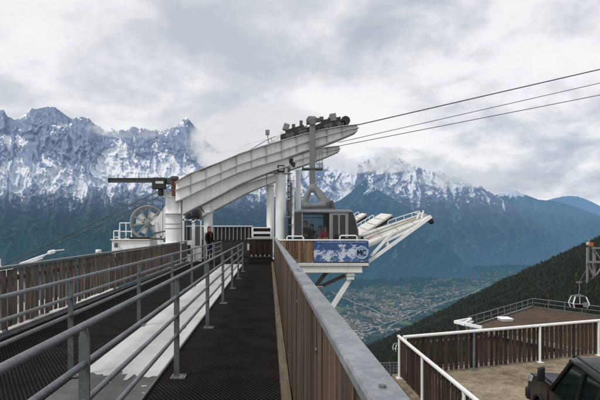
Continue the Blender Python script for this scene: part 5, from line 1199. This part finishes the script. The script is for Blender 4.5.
def flat_mat(name, col, haze, L):
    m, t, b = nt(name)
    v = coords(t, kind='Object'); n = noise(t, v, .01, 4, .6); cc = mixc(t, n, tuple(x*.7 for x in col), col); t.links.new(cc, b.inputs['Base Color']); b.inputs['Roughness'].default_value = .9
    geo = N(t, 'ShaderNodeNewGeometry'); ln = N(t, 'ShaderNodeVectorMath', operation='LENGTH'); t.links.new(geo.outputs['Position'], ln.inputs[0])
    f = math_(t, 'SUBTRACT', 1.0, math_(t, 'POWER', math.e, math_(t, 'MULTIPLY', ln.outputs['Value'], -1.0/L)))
    em = N(t, 'ShaderNodeEmission'); em.inputs[0].default_value = (*haze,1); mx = N(t, 'ShaderNodeMixShader'); t.links.new(f, mx.inputs[0]); t.links.new(b.outputs[0], mx.inputs[1]); t.links.new(em.outputs[0], mx.inputs[2]); t.links.new(mx.outputs[0], t.nodes['Material Output'].inputs['Surface']); return m  # distance haze mixed into the material as emission
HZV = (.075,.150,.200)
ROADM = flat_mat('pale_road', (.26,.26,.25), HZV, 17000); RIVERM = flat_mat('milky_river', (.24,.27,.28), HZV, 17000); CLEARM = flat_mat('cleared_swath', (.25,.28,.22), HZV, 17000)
def strip(name, pts, w, mt, lift=5):
    P3 = [vground(*p) for p in pts]; fine = []
    for a, b in zip(P3[:-1], P3[1:]):
        k = max(2, int((b-a).length/90)); fine += [a.lerp(b, i/k) for i in range(k)]
    fine.append(P3[-1]); m = MB(); L_ = []
    for i, p in enumerate(fine):
        d = (fine[min(i+1,len(fine)-1)]-fine[max(i-1,0)]); d.z = 0; d.normalize(); s_ = Vector((-d.y,d.x,0)); ww = w*(.8+.4*random.random()); L_.append((p+s_*ww/2+s_*random.uniform(-2,2), p-s_*ww/2))
    vs = []; 
    for a, b in L_: vs += [(a.x,a.y,vhit(a.x,a.y)+lift), (b.x,b.y,vhit(b.x,b.y)+lift)]
    m.add(vs, [(2*i,2*i+1,2*i+3,2*i+2) for i in range(len(L_)-1)]); return struct(name, m, mt, fixn=False)
strip('road', [(318,312.5),(345,310),(372,306),(398,302.5),(425,298),(455,293),(485,287),(515,280),(535,273)], 26, ROADM)
strip('road', [(330,346),(352,338),(372,330),(398,321),(404,316),(425,309),(455,299)], 24, RIVERM, 6)
strip('road', [(305,280),(318,286),(333,294),(352,302),(371,309),(386,317),(402,321)], 30, ROADM, 7)
strip('river', [(322,352),(350,345),(368,335),(385,331),(402,321.5),(440,305),(480,290),(520,277),(545,268)], 20, RIVERM, 3)
strip('road', [(395,263),(408,266),(424,270),(440,272.5),(452,274)], 34, CLEARM, 5)
strip('road', [(437,268),(450,271),(466,272.5),(480,274)], 60, CLEARM, 5)

# ---- houses of the valley town
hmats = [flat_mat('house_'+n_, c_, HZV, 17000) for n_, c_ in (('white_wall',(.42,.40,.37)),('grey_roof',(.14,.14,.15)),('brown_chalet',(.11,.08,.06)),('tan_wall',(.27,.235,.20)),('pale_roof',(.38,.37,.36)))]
def house_mesh(name, L, W_, H_, wm, rm):
    m = MB(); m.mi = 0; m.add([(-L/2,-W_/2,0),(L/2,-W_/2,0),(L/2,W_/2,0),(-L/2,W_/2,0),(-L/2,-W_/2,H_),(L/2,-W_/2,H_),(L/2,W_/2,H_),(-L/2,W_/2,H_),(-L/2,0,H_+W_*.32),(L/2,0,H_+W_*.32)], [(0,1,5,4),(2,3,7,6),(1,2,6,9,5),(3,0,4,8,7)])
    m.mi = 1; e = .8; m.add([(-L/2-e,-W_/2-e,H_-.25),(L/2+e,-W_/2-e,H_-.25),(L/2+e,0,H_+W_*.34),(-L/2-e,0,H_+W_*.34),(L/2+e,W_/2+e,H_-.25),(-L/2-e,W_/2+e,H_-.25)], [(0,1,2,3),(3,2,4,5)])
    me = bpy.data.meshes.new(name); me.from_pydata([tuple(v) for v in m.v], [], m.f); me.materials.append(wm); me.materials.append(rm); me.polygons.foreach_set('material_index', m.m); return me
HM = [house_mesh('house', *a) for a in ((15,11,7,hmats[0],hmats[1]),(14,11,6,hmats[2],hmats[1]),(24,13,10,hmats[0],hmats[2]),(16,12,7,hmats[3],hmats[1]),(20,12,8,hmats[0],hmats[4]),(30,14,12,hmats[3],hmats[4]))]
spots = []
while len(spots) < 3000:
    a, b, sx_, sy_, w = random.choices(TB, weights=[q[2]*q[3]*q[4] for q in TB])[0]
    px, py = random.gauss(a, sx_*.62), random.gauss(b, sy_*.62)
    if py > 262 and 300 < px < 560:
        p = vground(px, py); nn = float(fbm(np.array([p.x/220]), np.array([p.y/330]), 3, 777)[0])
        if nn > .0+random.uniform(-.1,.1) and vhit(p.x,p.y) < VZ+45: spots.append(p)
spots.sort(key=lambda p: p.length)
def hkind(): return random.choices(range(6), weights=[5,4,2,3,3,1])[0]
kinds = ['small white walled house with a grey roof in the valley town','small brown chalet in the valley town','larger white building with a brown roof in the valley town','small tan house with a grey roof in the valley town','white building with a pale roof in the valley town','long tan building with a pale roof in the valley town']
for p in spots[:300]:
    k = hkind(); o = bpy.data.objects.new('house', HM[k]); C.objects.link(o); o.location = (p.x, p.y, vhit(p.x,p.y)-.5); o.rotation_euler = (0,0,random.uniform(0,math.pi)); o.scale = (1.15,1.15,1.15)
    o['label'] = kinds[k]; o['category'] = 'house'; o['group'] = kinds[k].replace('small white','small white').replace(' in the valley town','s in the valley town').replace(' with',' with')
m = MB(); vs_all, fs_all, ms_all = [], [], []
for p in spots[300:]:
    k = hkind(); me = HM[k]; a = random.uniform(0, math.pi); ca_, sa_ = math.cos(a), math.sin(a); o0 = len(vs_all); z = vhit(p.x,p.y)-.5; s_ = random.uniform(.9,1.25)
    vs_all += [(p.x+s_*(v.co.x*ca_-v.co.y*sa_), p.y+s_*(v.co.x*sa_+v.co.y*ca_), z+s_*v.co.z) for v in me.vertices]
    for q in me.polygons: fs_all.append([o0+i for i in q.vertices]); ms_all.append({0:[0,1],1:[2,1],2:[0,2],3:[3,1],4:[0,4],5:[3,4]}[k][q.material_index])
me = bpy.data.meshes.new('valley_town'); me.from_pydata(vs_all, [], fs_all)
for h in hmats: me.materials.append(h)
me.polygons.foreach_set('material_index', ms_all); o = bpy.data.objects.new('valley_town', me); C.objects.link(o); tag(o, 'distant pale houses of the valley town spread along the river', 'town', kind='stuff')

# ================================================================== forested hillside on the right
skyG = [(230,402),(300,374),(340,357),(370,344.5),(400,331),(430,316),(460,300.5),(480,291.5),(500,281.5),(530,268),(560,254.5),(580,246),(600,236.5),(640,218),(700,190),(800,150)]
gx_ = np.arange(150, 860, 3.0); gs = np.interp(gx_, [p[0] for p in skyG], [p[1] for p in skyG]) + 1.2*fbm(gx_/18, gx_*0, 4, 701)
tt = np.linspace(0, 1, 110)[:,None]
PYg = gs + tt*(470-gs) ; PXg = np.repeat(gx_[None], 110, 0)
ysk = np.interp(gx_, [370,600], [1600,1100])
Dg = np.exp(np.log(ysk)*(1-tt**.75) + np.log(160.0)*tt**.75)*np.ones_like(PXg)
Dg = Dg*(1+.06*fbm(PXg/40, PYg/30, 4, 711)*np.sin(np.pi*tt))
Xg = (PXg-CX)*Dg/F; Zg = EYE-(PYg-HY)*Dg/F
cg_ = mix3(np.array((.006,.008,.005)), np.array((.018,.019,.011)), np.clip(.45+fbm(Xg/40, Dg/40, 4, 721),0,1))
back = (Xg[:1]*1.25-60, Dg[:1]*1.3, Zg[:1]-400)
MG = mat_land('hillside_land', (.09,.13,.15), 14000, 9000, .6, .12)
hill = grid_mesh('hillside', np.concatenate([back[0],Xg]), np.concatenate([back[1],Dg]), np.concatenate([back[2],Zg]), np.concatenate([cg_[:1],cg_]), MG)
# conifers: one far-off wood
ntree = 36000
def conifer_block(n):
    ti = rng.random(n); ti = ti**1.35*.62; ri = ti*109; pxi = rng.uniform(300, 800, n)
    ci = np.clip((pxi-150)/3.0, 0, len(gx_)-2.001); r0 = np.floor(ri).astype(int); c0 = np.floor(ci).astype(int); fr = (ri-r0); fc = (ci-c0)
    def bil(A): return (A[r0,c0]*(1-fr)*(1-fc)+A[r0+1,c0]*fr*(1-fc)+A[r0,c0+1]*(1-fr)*fc+A[r0+1,c0+1]*fr*fc)
    return bil(Xg), bil(Dg), bil(Zg)
tx, ty, tz = conifer_block(ntree)
dens = fbm(tx/70, ty/110, 3, 733); keep = (dens > -.33) & (ty > 330); tx, ty, tz = tx[keep], ty[keep], tz[keep]
V, Q, CL = [], [], []; off = 0
for x, y, z in zip(tx, ty, tz):
    h = random.uniform(3.2, 7.5) * (1.0 if y > 700 else .9); r = h*random.uniform(.15,.23); sides = 5; base = random.uniform(.5,1.7); wv_ = random.random()
    col = np.array((.017,.0245,.0145))*base if wv_ < .8 else np.array((.040,.042,.020))*base
    a0 = random.uniform(0,6.28)
    V.append((x,y,z-1)); 
    for k, (rr, hh) in enumerate(((1.0,.10),(.62,.40),(.80,.38),(.38,.68),(.5,.66))):
        for j in range(sides):
            a = a0+2*math.pi*j/sides+k*.5; q = r*rr*random.uniform(.7,1.25); V.append((x+q*math.cos(a), y+q*math.sin(a), z+h*hh*random.uniform(.9,1.08)))
    V.append((x+random.uniform(-.2,.2),y,z+h))
    R_ = [off+1+k*sides for k in range(5)]; tip = off+1+5*sides
    for j in range(sides):
        j2 = (j+1)%sides
        Q += [(R_[0]+j,R_[0]+j2,R_[1]+j2,R_[1]+j),(R_[2]+j,R_[2]+j2,R_[3]+j2,R_[3]+j),(R_[4]+j,R_[4]+j2,tip)]
    CL += [col]*(2+5*sides); off += 2+5*sides
me = bpy.data.meshes.new('forest'); me.from_pydata(V, [], Q)
a = me.color_attributes.new('Col', 'FLOAT_COLOR', 'POINT'); a.data.foreach_set('color', np.concatenate([np.array(CL), np.ones((len(CL),1))],1).astype(np.float32).ravel())
me.materials.append(mat_land('conifer_needles', (.09,.13,.15), 14000, 9000, .5, .5)); o = bpy.data.objects.new('forest', me); C.objects.link(o); tag(o, 'dark conifer forest covering the hillside on the right', 'forest', kind='stuff')

# near slope under the station, joining the hillside
sx_ = np.linspace(-200, 330, 60); syy = np.concatenate([np.linspace(-60,60,30), np.linspace(70,420,30)]); SX, SY = np.meshgrid(sx_, syy)
SZ = -9 - np.maximum(0, SY-30)*.32 - np.maximum(0,-SX)*.12 + 1.5*fbm(SX/25, SY/25, 4, 801) - np.maximum(0, 40-SX)*.25*(SY > 0) + np.maximum(0,SX-80)*.05 - 6
grid_mesh('ground', SX, SY, SZ, mix3(np.array((.02,.024,.013)), np.array((.06,.06,.035)), np.clip(.4+fbm(SX/12,SY/12,4,811),0,1)), MG)

# ================================================================== drifting clouds wrapped round the peaks (glowing sheets standing at the crests, daylight put in as emission)
def mat_cloud(name, col, lo, hi, seed, scale, edge=(.30,.5), amax=1.0):
    m, t, b = nt(name); out = t.nodes['Material Output']
    tc = N(t, 'ShaderNodeTexCoord'); mp = N(t, 'ShaderNodeMapping'); mp.inputs['Location'].default_value = (seed, seed*.7, seed*.3); mp.inputs['Scale'].default_value = scale; t.links.new(tc.outputs['Generated'], mp.inputs[0])
    n = noise(t, mp.outputs[0], 1.0, 9, .62, .5)
    # fade to nothing at the sheet's rim
    sb = N(t, 'ShaderNodeVectorMath', operation='SUBTRACT'); t.links.new(tc.outputs['Generated'], sb.inputs[0]); sb.inputs[1].default_value = (.5,.5,.5)
    ml = N(t, 'ShaderNodeVectorMath', operation='MULTIPLY'); t.links.new(sb.outputs[0], ml.inputs[0]); ml.inputs[1].default_value = (1,0,1)
    ln = N(t, 'ShaderNodeVectorMath', operation='LENGTH'); t.links.new(ml.outputs[0], ln.inputs[0])
    er = ramp(t, [(edge[0], 1.0), (edge[1], 0.0)]); er.color_ramp.interpolation = 'EASE'; t.links.new(ln.outputs['Value'], er.inputs[0])
    k = math_(t, 'SUBTRACT', math_(t, 'ADD', n, math_(t, 'MULTIPLY', er.outputs[0], .45)), .45)
    r = ramp(t, [(lo, 0.0), (hi, amax)]); r.color_ramp.interpolation = 'EASE'; t.links.new(k, r.inputs[0])
    a = math_(t, 'MULTIPLY', r.outputs[0], er.outputs[0])
    tr = N(t, 'ShaderNodeBsdfTransparent'); em = N(t, 'ShaderNodeEmission')
    cc = mixc(t, n, tuple(x*.86 for x in col), tuple(min(1,x*1.08) for x in col)); t.links.new(cc, em.inputs[0])
    mx = N(t, 'ShaderNodeMixShader'); t.links.new(a, mx.inputs[0]); t.links.new(tr.outputs[0], mx.inputs[1]); t.links.new(em.outputs[0], mx.inputs[2]); t.links.new(mx.outputs[0], out.inputs['Surface']); return m
def cloud(px0, px1, py0, py1, Yd, mt, bulge=.05):
    nu, nv = 14, 6; vs = []; fs = []
    for j in range(nv+1):
        for i in range(nu+1):
            u, v = i/nu, j/nv; vs.append(P(px0+(px1-px0)*u, py1+(py0-py1)*v, Yd*(1+bulge*math.sin(3*u+2*v))))
    for j in range(nv):
        for i in range(nu): q = j*(nu+1)+i; fs.append((q,q+1,q+nu+2,q+nu+1))
    m = MB(); m.add(vs, fs); return struct('cloud', m, mt, fixn=False)
WHT = (.70,.72,.75)
cloud(165, 360, 95, 190, 6900, mat_cloud('cloud_glow_a', (.74,.755,.78), .30, .55, 3.1, (3.2,1,2.0)), .02)
cloud(60, 215, 112, 143, 7100, mat_cloud('cloud_glow_b', (.76,.77,.79), .40, .70, 9.4, (4,1,1.6), (.25,.5), .6), .02)
cloud(280, 480, 138, 182, 13400, mat_cloud('cloud_glow_c', (.66,.69,.73), .32, .58, 5.7, (4.0,1,1.6), (.22,.5), .95), .02)
cloud(375, 540, 160, 196, 13800, mat_cloud('cloud_glow_d', (.62,.66,.70), .38, .66, 7.9, (4.2,1,1.5), (.2,.5), .85), .02)
cloud(400, 560, 158, 192, 14500, mat_cloud('cloud_glow_e', (.60,.64,.69), .38, .62, 2.2, (3.5,1,1.5), (.2,.5), .8), .02)

# ================================================================== sky, sun, camera
w = bpy.data.worlds.new('World'); sc.world = w; w.use_nodes = True; t = w.node_tree; bg = t.nodes['Background']
SUN_EL, SUN_AZ = R(52), R(-125)
skyn = N(t, 'ShaderNodeTexSky'); skyn.sky_type = 'NISHITA'; skyn.sun_disc = False; skyn.sun_elevation = SUN_EL; skyn.sun_rotation = SUN_AZ; skyn.altitude = 2000
tc = N(t, 'ShaderNodeTexCoord'); sx = N(t, 'ShaderNodeSeparateXYZ'); t.links.new(tc.outputs['Generated'], sx.inputs[0])
zc = math_(t, 'ADD', math_(t, 'MAXIMUM', sx.outputs[2], 0.0), .42)
cb_ = N(t, 'ShaderNodeCombineXYZ'); t.links.new(math_(t, 'DIVIDE', sx.outputs[0], zc), cb_.inputs[0]); t.links.new(math_(t, 'DIVIDE', sx.outputs[1], zc), cb_.inputs[1]); 
mp = N(t, 'ShaderNodeMapping'); mp.inputs['Location'].default_value = (3.3, 1.7, 0); t.links.new(cb_.outputs[0], mp.inputs[0])
n1 = noise(t, mp.outputs[0], 2.0, 10, .55, .15); n2 = noise(t, mp.outputs[0], 5.0, 10, .60, .3); n3 = noise(t, mp.outputs[0], .8, 3, .5)
k = math_(t, 'ADD', math_(t, 'MULTIPLY', n1, .50), math_(t, 'ADD', math_(t, 'MULTIPLY', n2, .30), math_(t, 'MULTIPLY', n3, .26)))
cr_ = ramp(t, [(.42, (.42,.47,.55)), (.475, (.57,.61,.68)), (.515, (.76,.78,.82)), (.55, (.93,.935,.95)), (.60, (1,1,1))]); t.links.new(k, cr_.inputs[0])
# brighter toward the horizon glow left of centre
dv = N(t, 'ShaderNodeVectorMath', operation='DOT_PRODUCT'); t.links.new(tc.outputs['Generated'], dv.inputs[0]); dv.inputs[1].default_value = Vector((-.20,.95,.24)).normalized()
gl = ramp(t, [(.84, 0.0), (.985, 1.0)]); gl.color_ramp.interpolation = 'EASE'; t.links.new(dv.outputs['Value'], gl.inputs[0])
cc = mixc(t, math_(t, 'MULTIPLY', gl.outputs[0], .30), cr_.outputs[0], (.93,.93,.935))
skys = N(t, 'ShaderNodeVectorMath', operation='SCALE'); skys.inputs['Scale'].default_value = .10; t.links.new(skyn.outputs[0], skys.inputs[0])
fin = mixc(t, .92, skys.outputs[0], cc)
t.links.new(fin, bg.inputs[0]); bg.inputs[1].default_value = 1.0

sl = bpy.data.lights.new('sun', 'SUN'); sl.energy = 2.1; sl.angle = R(14); sl.color = (1,.97,.92)
so = bpy.data.objects.new('sun', sl); C.objects.link(so)
d = Vector((math.sin(SUN_AZ)*math.cos(SUN_EL), math.cos(SUN_AZ)*math.cos(SUN_EL), math.sin(SUN_EL)))
so.rotation_euler = (-d).to_track_quat('-Z','Y').to_euler()
cam = bpy.data.cameras.new('camera'); co = bpy.data.objects.new('camera', cam); C.objects.link(co)
co.location = (0,0,EYE); co.rotation_euler = (R(90),0,0); cam.sensor_width = 36; cam.lens = 36*F/600; cam.shift_x = (300-CX)/600; cam.shift_y = (HY-200)/600; cam.clip_start = .05; cam.clip_end = 80000
sc.camera = co
sc.view_settings.view_transform = 'Standard'; sc.view_settings.look = 'None'; sc.view_settings.exposure = 0
sc.cycles.max_bounces = 6; sc.cycles.transparent_max_bounces = 16
